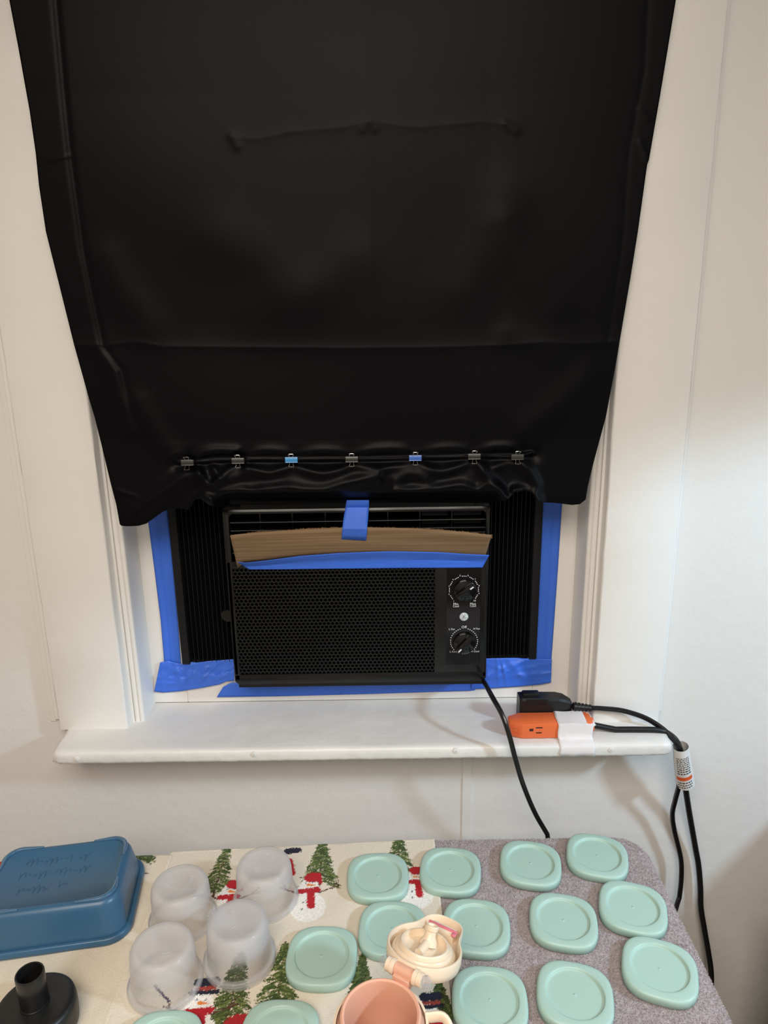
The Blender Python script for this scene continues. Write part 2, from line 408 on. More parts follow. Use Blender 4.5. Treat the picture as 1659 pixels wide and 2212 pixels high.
# grey terry towel: rounded back right corner
gx, gy = np.meshgrid(np.arange(-.06, .475, .004), np.arange(-.80, -.02, .004))
rr = .020; RC = .026
P, N, D = drape(gx, gy, -.06 + RC, .392 - rr - RC, -.80, -.106 - rr - RC, .7495, rr, RC)
P[..., 2] += .0012 * np.sin(gx * 41 + gy * 17) * np.sin(gy * 37 - gx * 11) * (D < .001)
nu, nv = gx.shape[1], gx.shape[0]; Q = grid_faces(nu, nv); dm = D.ravel()[Q].max(1); Q = Q[dm < .085]
gt = fast_mesh('grey_towel', P.reshape(-1, 3), Q, M['grey_terry'])
setp(gt, 'fluffy grey terry towel covering the right end of the table', 'towel')
n = 230000
s = rng.uniform(-.05, .46, n); t = rng.uniform(-.62, -.03, n)
p, nn, d = drape(s, t, -.06 + RC, .392 - rr - RC, -.80, -.106 - rr - RC, .7495, rr, RC)
ok = (d < .05) & ((s > .05) | (t < -.55)); p, nn = p[ok], nn[ok]; n = len(p)
p[:, 2] += .0012 * np.sin(s[ok] * 41 + t[ok] * 17) * np.sin(t[ok] * 37 - s[ok] * 11) * (d[ok] < .001)
clump = np.stack([np.sin(p[:, 0] * 900 + 3 * np.sin(p[:, 1] * 500)), np.sin(p[:, 1] * 800 + 3 * np.sin(p[:, 0] * 600)), 0 * p[:, 0]], -1)
dirv = nn + .55 * rng.normal(size=(n, 3)) + .45 * clump; dirv /= np.linalg.norm(dirv, axis=1)[:, None]
side = np.cross(dirv, rng.normal(size=(n, 3))); side /= np.linalg.norm(side, axis=1)[:, None]
ln = rng.uniform(.0014, .0030, n)[:, None]; wd = rng.uniform(.0004, .0008, n)[:, None]
V = np.stack([p - side * wd - nn * .0004, p + side * wd - nn * .0004, p + dirv * ln], 1).reshape(-1, 3)
pile = fast_mesh('towel_pile', V, np.arange(3 * n).reshape(-1, 3), mat('grey_terry_loops', srgb(186, 176, 178), .95, spec=.05, var=(90, .14)), gt, False, True)
setp(pile, kind='stuff')

# printed cloths: the print is flat colour per point of a fine grid
class Print:
    def __init__(s, X, Y, base):
        s.X, s.Y = X, Y; s.c = np.empty(X.shape + (3,)); s.c[:] = base
    def fill(s, x0, x1, y0, y1, inside, col, jit=.08):
        ix = np.where((s.X[0] >= x0) & (s.X[0] <= x1))[0]; iy = np.where((s.Y[:, 0] >= y0) & (s.Y[:, 0] <= y1))[0]
        if len(ix) == 0 or len(iy) == 0: return
        sl_ = (slice(iy[0], iy[-1] + 1), slice(ix[0], ix[-1] + 1)); X, Y = s.X[sl_], s.Y[sl_]
        m = inside(X, Y)
        c = np.array(col[:3]) * (1 + jit * rng.normal(size=X.shape + (1,)))
        s.c[sl_] = np.where(m[..., None], c, s.c[sl_])
    def seg(s, a, b_, w0, w1, col, rag=.0007):
        (x0, y0), (x1, y1) = a, b_; mg = max(w0, w1) + .003
        def ins(X, Y):
            t = np.clip(((X - x0) * (x1 - x0) + (Y - y0) * (y1 - y0)) / max((x1 - x0) ** 2 + (y1 - y0) ** 2, 1e-12), 0, 1)
            dd = np.hypot(X - x0 - t * (x1 - x0), Y - y0 - t * (y1 - y0)) + rag * rng.normal(size=X.shape)
            return dd < w0 + (w1 - w0) * t
        s.fill(min(x0, x1) - mg, max(x0, x1) + mg, min(y0, y1) - mg, max(y0, y1) + mg, ins, col)
    def blob(s, x, y, rx, ry, col, rag=.0006):
        s.fill(x - rx - .004, x + rx + .004, y - ry - .004, y + ry + .004,
               lambda X, Y: np.hypot((X - x) / rx, (Y - y) / ry) + rag / min(rx, ry) * rng.normal(size=X.shape) < 1, col)
    def tree(s, x, yt, yb, hw, dense=1., dark=0.):
        G = [srgb(82, 98, 52), srgb(104, 118, 62), srgb(60, 76, 42), srgb(126, 136, 80)]
        G = [tuple(c * (1 - dark) for c in g[:3]) for g in G]
        h = yt - yb
        s.seg((x, yt), (x + random.uniform(-.002, .002), yb), .0008, .0022, srgb(88, 58, 42))
        nl = int(15 * dense)
        for k in range(nl):
            f = (k + .6) / nl; y = yt - f * h * .93; wd_ = hw * (.12 + .88 * f) * random.uniform(.85, 1.1)
            for sx in (-1, 1):
                ex, ey = x + sx * wd_, y - .28 * wd_ + random.uniform(-.003, .002)
                for q in range(int(8 * dense)):
                    u0 = random.uniform(0, .75); u1 = min(1, u0 + random.uniform(.18, .4))
                    jx = random.uniform(-.0012, .0012); jy = random.uniform(-.003, .0025)
                    s.seg((x + (ex - x) * u0 + jx, y + (ey - y) * u0 + jy), (x + (ex - x) * u1 + jx, y + (ey - y) * u1 + jy - .002), .0014, .0007, random.choice(G))
                s.seg((x, y), (ex, ey), .0007, .0005, G[2])
    def snowman(s, x, y, k=1., hat='red', arms=True, lean=0):
        red = srgb(178, 32, 42); wht = srgb(236, 232, 226)
        s.blob(x + .002 * k, y - .043 * k, .026 * k, .026 * k, wht); s.blob(x, y - .012 * k, .018 * k, .016 * k, wht)
        s.blob(x, y, .0135 * k, .0125 * k, wht)
        if hat == 'red':
            s.blob(x + .004 * k, y + .013 * k, .013 * k, .0095 * k, red); s.seg((x + .012 * k, y + .018 * k), (x + .017 * k, y + .002 * k), .004 * k, .003 * k, red)
        else:
            s.seg((x - .014 * k, y + .011 * k), (x + .016 * k, y + .014 * k), .003 * k, .003 * k, srgb(34, 34, 52))
            s.seg((x - .008 * k, y + .017 * k), (x + .011 * k, y + .019 * k), .003 * k, .003 * k, srgb(150, 62, 52))
            s.seg((x - .008 * k, y + .025 * k), (x + .011 * k, y + .027 * k), .006 * k, .006 * k, srgb(34, 34, 52))
        s.seg((x - .013 * k, y - .013 * k), (x + .013 * k, y - .011 * k), .0045 * k, .005 * k, red)
        s.seg((x + .004 * k, y - .014 * k), (x + .006 * k, y - .040 * k), .0055 * k, .006 * k, red)
        s.seg((x - .001 * k, y - .001 * k), (x + .009 * k, y - .0025 * k), .0024 * k, .0007 * k, srgb(222, 130, 60))
        for dx, dy in ((-.005, .003), (.005, .004)): s.blob(x + dx * k, y + dy * k, .0011 * k, .0011 * k, srgb(50, 50, 90))
        for dy in (-.034, -.046): s.blob(x - .006 * k, y + dy * k, .0014 * k, .0014 * k, srgb(60, 60, 90))
        if arms:
            br = srgb(92, 46, 50)
            s.seg((x + .016 * k, y - .016 * k), (x + .046 * k, y - .003 * k), .0012 * k, .0009 * k, br); s.seg((x + .035 * k, y - .007 * k), (x + .044 * k, y + .006 * k), .0009 * k, .0006 * k, br)
            s.seg((x - .016 * k, y - .016 * k), (x - .042 * k, y - .006 * k), .0012 * k, .0009 * k, br); s.seg((x - .033 * k, y - .010 * k), (x - .040 * k, y + .004 * k), .0009 * k, .0006 * k, br)

def cloth(name, x0, x1, y0, yb, z, step, label, painter, base):
    X, Y = np.meshgrid(np.arange(x0, x1, step), np.arange(y0, yb(x0) + .2, step))
    cut = .030                                            # length that rolls over the back edge
    r0 = .009
    P, N, D = drape(X, Y, x0, x1, y0, lambda s_: yb(s_) - r0, z, r0)
    wr = .0010 * np.sin(X * 33 + Y * 13 + x0) * np.sin(Y * 29 - X * 9) + .0005 * np.sin(X * 90 + 2 * np.sin(Y * 40))
    P[..., 2] += np.maximum(wr, -.0008) * (D < .001)
    ed = np.minimum(X - x0, X.max() - X); P[..., 2] += np.where(ed < .004, .0006 - (.004 - ed) * .35, 0)   # hem, falling to the cloth below at its border
    pr = Print(X, Y, base); painter(pr)
    Q = grid_faces(X.shape[1], X.shape[0]); Q = Q[D.ravel()[Q].max(1) < cut]
    o = fast_mesh(name, P.reshape(-1, 3), Q, M['print'])
    ca = o.data.color_attributes.new('print', 'FLOAT_COLOR', 'POINT')
    ca.data.foreach_set('color', np.concatenate([np.clip(pr.c, 0, 1), np.ones(pr.c.shape[:2] + (1,))], -1).astype(np.float32).ravel())
    setp(o, label, 'towel')
    return o
ZB = .7530
def Zp(px, py): p = atZ(px, py, ZB); return p[0], p[1]
def paint_b(pr):
    def tr(tx, ty, bx, by, hwpx, **k):
        x, yt = Zp(tx, ty); x2, yb_ = Zp(bx, by); xl, _ = Zp(bx - hwpx, by); pr.tree((x + x2) / 2, yt, yb_, x2 - xl, **k)
    tr(475, 1822, 480, 1938, 40); tr(696, 1812, 690, 1912, 46, dense=1.2); tr(862, 1797, 862, 1890, 40)
    tr(607, 2036, 606, 2180, 52); tr(505, 2055, 505, 2225, 62, dense=1.35, dark=.1); tr(788, 2060, 775, 2150, 30, dense=1.3, dark=.3)
    tr(950, 2120, 955, 2230, 45, dense=1.3, dark=.25); tr(345, 2215, 345, 2300, 40)
    x, y = Zp(668, 1910); pr.snowman(x, y, .95)
    x, y = Zp(896, 1893); pr.snowman(x, y, .85, arms=False)
    x, y = Zp(488, 1925); pr.snowman(x + .006, y, .9)
    x, y = Zp(625, 1852); pr.seg((x - .004, y + .012), (x + .012, y + .014), .006, .005, srgb(36, 36, 54)); pr.seg((x, y - .008), (x + .006, y - .03), .006, .007, srgb(178, 32, 42))
    x, y = Zp(434, 2164); pr.snowman(x, y, 1.0, hat='black')
    x, y = Zp(523, 2215); pr.blob(x, y, .022, .014, srgb(170, 40, 46))
    x, y = Zp(930, 2185); pr.snowman(x, y - .005, .9, hat='black', arms=False)
    x, y = Zp(350, 2150); pr.seg((x - .012, y + .012), (x + .012, y - .010), .0016, .0012, srgb(80, 62, 88))
def paint_a(pr):
    x, yt = Zp(330, 1838); pr.tree(x - .012, yt + .014, yt - .02, .024)
    pr.seg((x - .02, yt - .052), (x + .006, yt - .047), .0018, .0012, srgb(70, 36, 50))
    x, yt = Zp(6, 1862); pr.blob(x, yt, .02, .010, srgb(190, 60, 40)); x, yt = Zp(2, 1905); pr.tree(x, yt + .03, yt - .05, .03)
    x, yt = Zp(22, 1876); pr.seg((x - .004, yt), (x + .006, yt + .003), .0015, .001, srgb(50, 30, 45))
tw_b = cloth('printed_towel', -.330, .0705, -.60, lambda s: -.1315 + .0505 * (s + .33), ZB, .00105,
             'cream towel printed with snowmen and pine trees under the clear cups', paint_b, srgb(224, 213, 196)[:3])
tw_a = cloth('printed_towel', -.62, -.3225, -.60, lambda s: -.1385 + .040 * (s + .33), ZB + .0012, .0016,
             'cream towel at the left end of the table under the blue container', paint_a, srgb(222, 209, 189)[:3])

# ------------------------------------------------------------------ mint lids
def squircle(r, n=64, p=2.9):
    out = []
    for k in range(n):
        a = 2 * PI * k / n; c, s_ = math.cos(a), math.sin(a)
        q = r / (abs(c) ** p + abs(s_) ** p) ** (1 / p); out.append((q * c, q * s_))
    return out
def lid_mesh():
    n = 72; rings = []
    def ring(rs, rc, mix, z):                            # between squircle (mix 0) and circle (mix 1)
        sq = squircle(rs, n); return [(sq[k][0] * (1 - mix) + rc * math.cos(2 * PI * k / n) * mix, sq[k][1] * (1 - mix) + rc * math.sin(2 * PI * k / n) * mix, z) for k in range(n)]
    a = .0435
    for rs, rc, mix, z in ((a - .0012, 0, 0, 0), (a, 0, 0, .0009), (a + .0002, 0, 0, .0080), (a - .0002, 0, 0, .0098), (a - .0012, 0, 0, .0112), (a - .0028, 0, 0, .0119), (a - .005, 0, 0, .0122),
                           (a - .007, .0355, .7, .0124), (.034, .0345, 1, .0123), (.034, .0338, 1, .0120), (.033, .0330, 1, .0106), (.032, .0326, 1, .0094), (.03, .0321, 1, .0092), (.02, .029, 1, .0092), (.02, .0030, 1, .0092), (.02, .0009, 1, .0092), (.02, .0005, 1, .0097), (.02, .0001, 1, .0097)):
        rings.append(ring(rs, rc, mix, z))
    V = [p for r_ in rings for p in r_]; F = []
    for i in range(len(rings) - 1):
        for k in range(n): F.append((i * n + k, i * n + (k + 1) % n, (i + 1) * n + (k + 1) % n, (i + 1) * n + k))
    F.append(tuple(range(n - 1, -1, -1)))
    me = bpy.data.meshes.new('lid'); me.from_pydata(V, [], F); me.materials.append(M['mint'])
    me.polygons.foreach_set('use_smooth', [True] * len(F)); me.set_sharp_from_angle(angle=R(60)); return me
lm = lid_mesh()
lids = [((816, 1890), 5, 'mint lid on printed towel, back row, nearest the clear cups'),
        ((973, 1877), 14, 'mint lid straddling the towel border, second from left in back row'),
        ((1146, 1862), 18, 'mint lid on grey towel, second from the right end of the back row'),
        ((1290, 1846), 22, 'mint lid at the far right end of the back row'),
        ((847, 2003), 10, 'mint lid partly behind the open cream bottle cap'),
        ((1029, 1998), 14, 'mint lid just right of the open cream bottle cap'),
        ((1217, 1985), 18, 'mint lid in the middle of grey towel, second row'),
        ((1367, 1957), 24, 'mint lid in second row beside the right table edge'),
        ((1425, 2090), 26, 'mint lid nearest the right table edge, third row'),
        ((695, 2062), 8, 'mint lid beside the stacked clear cups, left of peach bottle'),
        ((1058, 2157), 12, 'mint lid at front, right of the peach bottle handle'),
        ((1242, 2146), 20, 'mint lid at front centre of the grey towel'),
        ((602, 2236), 8, 'mint lid cut off by the bottom edge, left of peach bottle'),
        ((345, 2262), 4, 'mint lid barely showing at bottom edge below the front left cup')]
for (px, py), rz, lab in lids:
    z0 = .7535 if px < 950 else .7520
    p = atZ(px, py, z0 + .011)
    o = bpy.data.objects.new('mint_lid', lm); COL.objects.link(o); o.location = (p[0], p[1], z0); o.rotation_euler = (0, 0, -R(rz - 6))
    if px == 973: o.rotation_euler.y = R(-.6)
    setp(o, lab, 'lid', 'mint lids drying on the towels')

# ------------------------------------------------------------------ clear cups, upside down
def cup_parts(parent, z):
    b = MB()
    b.lathe([(.0395, .004), (.0390, .012), (.0382, .030), (.0374, .044), (.0365, .0495), (.0345, .0535), (.0318, .0550), (.0285, .0552), (.0275, .0546), (.012, .0544), (.0001, .0544)], 64)
    body = b.build('body', M['cup'], parent, True, 70, (0, 0, z))
    b = MB(); b.lathe([(.0395, .004), (.0418, .0034), (.0440, .0030), (.0446, .0018), (.0444, .0004), (.0436, .0002), (.0434, .0016), (.0415, .0024), (.0395, .003)], 64)
    b.build('rim', mat_rim, parent, True, 70, (0, 0, z))
    for q, cxy in ((0, (-.014, .002)), (1, (.015, .004))):     # moulded triangles on the base
        tri = [(cxy[0] + .005 * math.cos(a + .5 * q), cxy[1] + .005 * math.sin(a + .5 * q), .0549) for a in (PI / 2, PI / 2 + 2 * PI / 3, PI / 2 + 4 * PI / 3)]
        b = MB(); b.tube(tri + [tri[0]], .0004, 5); b.build('moulded_mark', M['cup'], parent, True, loc=(0, 0, z))
mat_rim = clear_mat('clear_rim_plastic', (.9, .9, .91, 1), .17, .17, 0, 1)
cups = [((-.2766, -.2640), 1, [2], 'pair of'), ((-.171, -.2320), 2, [2], ''), ((-.188, -.3290), 3, [3], ''), ((-.2720, -.3590), 1, [2], '')]
lab = {0: ['clear cup upside down behind front left cup, beside the blue container', 'inner clear cup nested under the cup nearest the blue container'],
       1: ['clear upside-down cup at the back right, standing over the red scarf print', 'inner clear cup nested inside the back right cup'],
       2: ['topmost clear cup of the front right stack, over the green tree print', 'middle clear cup of the stacked front right cups', 'bottom clear cup of the stacked front right cups'],
       3: ['clear upside-down cup at the front left, nearest the black spouted cap', 'inner clear cup nested under the front left cup']}
cup_heights = [2, 2, 3, 2]
for i, ((x, y), _, _, _) in enumerate(cups):
    nst = cup_heights[i]
    for k in range(nst):                                  # k = 0 lowest
        lift = .0036 * k + (.0045 if nst == 2 else 0)
        t = thing('clear_cup', lab[i][nst - 1 - k], 'cup', (x, y, ZB + .001), R(18 + 40 * i), 'clear plastic cups drying upside down')
        cup_parts(t, .0036 * k)

# ------------------------------------------------------------------ blue container, upside down
bc = thing('food_container', 'blue translucent food container lying upside down at the table\'s left end', 'container', (-.4445, -.2445, ZB + .0025), R(9))
def rrect(hx, hy, r, n=8):
    out = []
    for cx, cy, a0 in ((hx - r, hy - r, 0), (-hx + r, hy - r, PI / 2), (-hx + r, -hy + r, PI), (hx - r, -hy + r, 3 * PI / 2)):
        for k in range(n + 1): out.append((cx + r * math.cos(a0 + k * PI / 2 / n), cy + r * math.sin(a0 + k * PI / 2 / n)))
    return out
def loft(rings, m, name, parent, cap_last=True, angle=50, cap_first=False):
    n = len(rings[0]); V = [p for r_ in rings for p in r_]; F = []
    for i in range(len(rings) - 1):
        for k in range(n): F.append((i * n + k, i * n + (k + 1) % n, (i + 1) * n + (k + 1) % n, (i + 1) * n + k))
    if cap_last: F.append(tuple((len(rings) - 1) * n + k for k in range(n)))
    if cap_first: F.append(tuple(range(n - 1, -1, -1)))
    return link_mesh(name, V, F, m, parent, True, angle=angle)
hx, hy = .098, .074; zt = .0565
def rg(ins, z, r): return [(x, y, z) for x, y in rrect(hx - ins, hy - ins, r)]
loft([rg(.004, .003, .026), rg(.005, .012, .026), rg(.0085, .034, .026), rg(.011, .048, .026), rg(.0125, .0520, .0255), rg(.0155, .0550, .024), rg(.019, zt, .022), rg(.0215, zt, .020), rg(.0225, zt - .0012, .019)], M['blue'], 'body', bc, True, 60)
loft([rg(.004, 0, .028), rg(0, 0, .030), rg(-.0012, .002, .031), rg(-.0008, .0085, .031), rg(.001, .0100, .030), rg(.0045, .0100, .027), rg(.0058, .0085, .026)], M['blue'], 'rim', bc, False, 60)
for qx in (-1, 1):                                        # raised corner feet: L-shaped ridges round each corner of the base
    for qy in (-1, 1):
        cxx, cyy, r_ = qx * (hx - .018 - .020), qy * (hy - .018 - .020), .020
        pts = [(cxx - qx * .026, cyy + qy * r_, zt + .0004)]
        pts += [(cxx + qx * r_ * math.sin(a), cyy + qy * r_ * math.cos(a), zt + .0010) for a in np.linspace(0, PI / 2, 9)]
        pts += [(cxx + qx * r_, cyy - qy * .016, zt + .0004)]
        b = MB(); b.tube(pts, [.0016] + [.0031] * (len(pts) - 2) + [.0016], 10); b.build('corner_foot', M['blue'], bc, True)
b = MB()                                                  # faint marker scrawl on the base
for y0, x0, x1 in ((.028, -.050, .012), (.026, .020, .034), (.004, -.052, .040), (-.022, -.046, -.006), (-.020, .004, .018)):
    pts = []; q = 0.
    while x0 + q * .0016 < x1:
        am = .0042 * (1 + .8 * math.sin(q * .37 + y0 * 200)); pts.append((x0 + q * .0016 + .0016 * math.sin(q * 1.57 + .8), y0 + am * math.cos(q * 1.57) + .0012 * math.sin(q * .23), zt - .0010)); q += 1
    b.tube(spline(pts, 3), .00034, 5)
b.build('marker_scrawl', M['scuff'], bc, True)

# ------------------------------------------------------------------ black cap with spout
kc = thing('spouted_cap', 'round black cap with a short open tube, at the table\'s front left', 'cap', (-.4000, -.4130, ZB + .0022))
b = MB(); b.lathe([(.040, 0), (.0425, .002), (.0432, .010), (.0432, .024), (.0420, .0305), (.0390, .0335), (.0340, .0340), (.0172, .0343), (.0145, .0343)], 64, None, True)
b.build('cap_body', M['black_cap'], kc, True, 50)
b = MB(); b.lathe([(.0158, .0338), (.0158, .0362), (.0151, .0366), (.0150, .055), (.0151, .0555), (.0152, .0750), (.0148, .0762), (.0134, .0762), (.0130, .0750), (.0128, .040), (.0001, .040)], 48)
b.build('tube', M['gloss_tube'] if 'gloss_tube' in M else mat('black_tube_plastic', (.008, .008, .008, 1), .3), kc, True, 50)
b = MB(); pts = [(.0434 * math.cos(a), .0434 * math.sin(a), .004 + .022 * q) for q, a in enumerate((R(-60), R(-52)))]; b.tube(pts, .0012, 6); b.build('grip_rib', M['black_cap'], kc, True)

# ------------------------------------------------------------------ peach sippy bottle with its cap flipped open
hm = np.array([.0143, -.465]); od = np.array([.51, .86])
bt = thing('sippy_bottle', 'peach sippy bottle with cream cap flipped open at the table\'s front edge', 'bottle', (hm[0] - .0485 * od[0], hm[1] - .0485 * od[1], ZB + .001), math.atan2(od[1], od[0]))
zt = .88 - ZB - .001
b = MB(); b.lathe([(.0001, .004), (.030, .004), (.0335, .012), (.0345, zt - .030), (.0345, zt - .004), (.0352, zt - .001), (.0372, zt), (.0388, zt - .001), (.0394, zt - .004), (.0396, zt - .010), (.0428, zt - .014), (.0440, zt - .020), (.0440, .012), (.0425, .004), (.038, 0), (.0001, 0)], 72)
b.build('bottle_body', M['peach'], bt, True, 40)
b = MB(); b.lathe([(.0442, zt - .024), (.0462, zt - .022), (.0466, zt - .016), (.0462, zt - .013), (.0436, zt - .0125)], 72); b.build('collar', M['cream'], bt, True, 50)
# carrying handle on the right (local -y)
hp = spline([(.030, -.034, zt - .016), (.036, -.052, zt - .014), (.022, -.068, zt - .030), (.006, -.072, zt - .060), (-.004, -.062, zt - .088), (-.006, -.044, zt - .096)], 7)
b = MB(); b.tube(hp, .0062, 12, .55); b.build('handle', M['cream'], bt, True)
# hinge: barrel between two cream knuckles with clear pins
hz = zt + .003; HX = .0485
b = MB(); b.tube([(HX, -.0105, hz), (HX, .0105, hz)], .0062, 20); b.box(HX - .010, HX, -.0095, .0095, hz - .012, hz, .001); b.build('hinge_barrel', M['peach'], bt, True)
for sy in (-1, 1):
    b = MB(); b.tube([(HX, sy * .0108, hz), (HX, sy * .0150, hz)], .0078, 20); b.tube([(HX, sy * .0152, hz), (HX, sy * .0205, hz)], .0070, 20); b.build('hinge_knuckle', M['cream'], bt, True)
    b = MB(); b.tube([(HX, sy * .0206, hz), (HX + .001, sy * .0240, hz), (HX + .001, sy * .029, hz - .001)], [.0055, .0062, .0035], 16); b.build('hinge_pin', M['pin'], bt, True)
# the open cap in its own frame: a = away from hinge, n = open side
cap = thing('cap', None, None, (HX, 0, hz)); cap.parent = bt
PHI = R(-17); cap.rotation_euler = (0, -PHI, 0)
no = 80; outl = []
def cap_r(a):                                             # outline radius about the cap's centre (a0 = .043)
    base = .0405; lobe = .066
    hw = .0225
    c_, s_ = math.cos(a), abs(math.sin(a))
    r1 = base
    if c_ > 0:
        r2 = min(lobe / max(c_, 1e-6) if True else 0, hw / max(s_, 1e-6))
        r1 = (base ** 8 + r2 ** 8) ** (1 / 8) if r2 > base * .75 else base
        r1 = min(r1, lobe * (1 - .0))
    return r1
ang = [2 * PI * k / no for k in range(no)]
rad = [cap_r(a) for a in ang]
for _ in range(3): rad = [(rad[k - 1] + rad[k] + rad[(k + 1) % no]) / 3 for k in range(no)]
def cr_(sc, dz, off=0): return [(.044 + (rad[k] * sc + off) * math.cos(ang[k]), (rad[k] * sc + off) * math.sin(ang[k]), dz) for k in range(no)]
loft([cr_(1, -.010, -.010), cr_(1, -.010, -.004), cr_(1, -.008, -.001), cr_(1, -.002, 0), cr_(1, .006, 0), cr_(1, .0075, -.0008), cr_(1, .0075, -.0022), cr_(1, .006, -.0030), cr_(1, -.005, -.0036), cr_(1, -.006, -.006)], M['cream'], 'cap_shell', cap, True, 50, True)
Tm = Matrix.Translation((.043, 0, 0))
b = MB(); b.lathe([(.0345, -.006), (.0345, .001), (.0335, .0022), (.0310, .0024), (.0305, .0050), (.0295, .0062), (.0268, .0064), (.0262, .0098), (.0252, .0106), (.0236, .0104), (.0232, .0070), (.0226, .0030), (.0001, .0030)], 64, Tm); b.build('stopper', M['cream'], cap, True, 45)
b = MB(); b.lathe([(.0100, .003), (.0092, .006), (.0062, .012), (.0058, .0170), (.0074, .0180), (.0076, .0215), (.0064, .0228), (.0048, .0226), (.0042, .0205), (.0001, .0195)], 32, Matrix.Translation((.053, 0, 0)) @ Matrix.Rotation(R(14), 4, 'Y'))
b.tube([(.030, 0, .0045), (.048, 0, .006)], .0050, 14); b.build('spout', M['cream'], cap, True, 45)
b = MB(); b.box(.086, .1000, -.0155, .0155, -.007, .004, .002); b.build('button_housing', M['cream'], cap, True)
b = MB(); b.box(.0900, .0935, -.0180, .0180, .003, .0062, .0014); b.box(.083, .0905, -.0185, -.0130, .003, .0058, .0014); b.build('seal_strip', M['pink'], cap, True)

# ------------------------------------------------------------------ air conditioner (local frame = world, base at its front bottom)
AX, AZ0, AZ1 = -.0425, .9552, 1.2492
AL, AR_ = -.2455, .1613
ac = thing('air_conditioner', 'black window air conditioner with two knobs, set in the window under the curtain', 'air conditioner', (AX, 0, AZ0))
def AX_(x): return x - AX
VX0, VX1, VZ0, VZ1 = -.2362, .1553, 1.166, 1.2425         # vent opening
GX0, GX1, GZ0, GZ1 = -.2418, .0812, .9730, 1.1545         # grille
b = MB(); Zl = lambda z: z - AZ0
pr_ = [(0, Zl(VZ1)), (0, Zl(AZ1 - .0042)), (.0004, Zl(AZ1 - .0036)), (.0018, Zl(AZ1 - .0006)), (.0028, Zl(AZ1)), (.060, Zl(AZ1)), (.060, Zl(VZ1))]   # top bar, its front edge sloped back
b.add([(x, y, z) for x in (AX_(AL), AX_(AR_)) for y, z in pr_], [(k, k + 7, (k + 1) % 7 + 7, (k + 1) % 7) for k in range(7)] + [tuple(range(7)), tuple(range(13, 6, -1))])
b.box(AX_(AL), AX_(VX0), 0, .060, Zl(GZ0 - .010), Zl(AZ1 - .0045), .0018); b.box(AX_(VX1), AX_(AR_), 0, .060, Zl(GZ0 - .010), Zl(AZ1 - .0045), .0018)
b.box(AX_(AL), AX_(AR_), .0005, .050, Zl(GZ1), Zl(VZ0), .0012)                # bar between vent and grille
b.box(AX_(AL), AX_(GX0 + .0030), 0, .05, Zl(GZ0), Zl(VZ0), .001)
b.box(AX_(GX1 - .0036), AX_(AR_), .0004, .050, Zl(GZ0 - .004), Zl(VZ0), .001)         # control side
b.prism([(AX_(AL), Zl(GZ0 + .0002)), (AX_(AR_), Zl(GZ0 + .0002)), (AX_(AR_), Zl(AZ0 + .006)), (AX_(AR_ - .006), Zl(AZ0)), (AX_(AL + .006), Zl(AZ0)), (AX_(AL), Zl(AZ0 + .006))], .0, .058, .0012)
for cx_, sx in ((VX0, 1), (VX1, -1)):                                          # rounded top corners of the vent opening
    b.prism([(AX_(cx_), Zl(VZ1))] + [(AX_(cx_ + sx * (.007 - .007 * math.sin(a))), Zl(VZ1 - .007 + .007 * math.cos(a))) for a in np.linspace(0, PI / 2, 7)], .0006, .03)
b.build('bezel', M['bezel'], ac, True, 30)
b = MB(); b.box(AX_(-.2405), AX_(.1565), .002, .056, Zl(.9490), Zl(.9555), .0015); b.build('bottom_lip', M['matte'], ac)
b = MB(); b.box(AX_(-.228), AX_(.144), .0605, .30, Zl(.9665), Zl(1.240), .004); b.build('case', M['matte'], ac)
b = MB(); b.box(AX_(VX0 - .002), AX_(VX1 + .002), .040, .044, Zl(VZ0 - .004), Zl(VZ1 + .002)); b.build('vent_back', M['inner'], ac)
vxs = [float(atY(px, 1130, .008)[0]) for px in (562, 632, 703, 772, 838, 907, 976)]
for vx in vxs:                                                                 # directional louvres: upright fins
    b = MB(); b.box(AX_(vx - .0009), AX_(vx + .0009), .009, .034, Zl(VZ0 - .002), Zl(VZ1 + .001)); b.build('louvre_fin', M['bezel'], ac)
for pl, pr_ in (((497, 1131), (1048, 1121)), ((497, 1149), (1048, 1138))):     # and long crossbars
    z = (atY(*pl, .006)[2] + atY(*pr_, .006)[2]) / 2
    b = MB(); b.box(AX_(VX0 - .001), AX_(VX1 + .001), .0055, .018, Zl(z - .0009), Zl(z + .0009), .0004); b.build('louvre_bar', M['bezel'], ac)
for z in (1.206, 1.192, 1.178):
    b = MB(); b.box(AX_(VX0 - .001), AX_(VX1 + .001), .0055, .018, Zl(z - .0009), Zl(z + .0009), .0004); b.build('louvre_bar', M['bezel'], ac)
for k, vx in enumerate(vxs[:]):                                                # slanted inner vanes between the fins
    x1 = vxs[k + 1] if k + 1 < len(vxs) else VX1
    if vx < .02: continue
    for zc in (1.233, 1.2195, 1.205):
        b = MB(); b.box(AX_(vx + .004), AX_(x1 - .004), -.0006, .0006, -.0045, .0045, 0, 1, Matrix.Translation((0, .028, Zl(zc))) @ Matrix.Rotation(R(-25), 4, 'X')); b.build('inner_vane', M['vane'], ac)
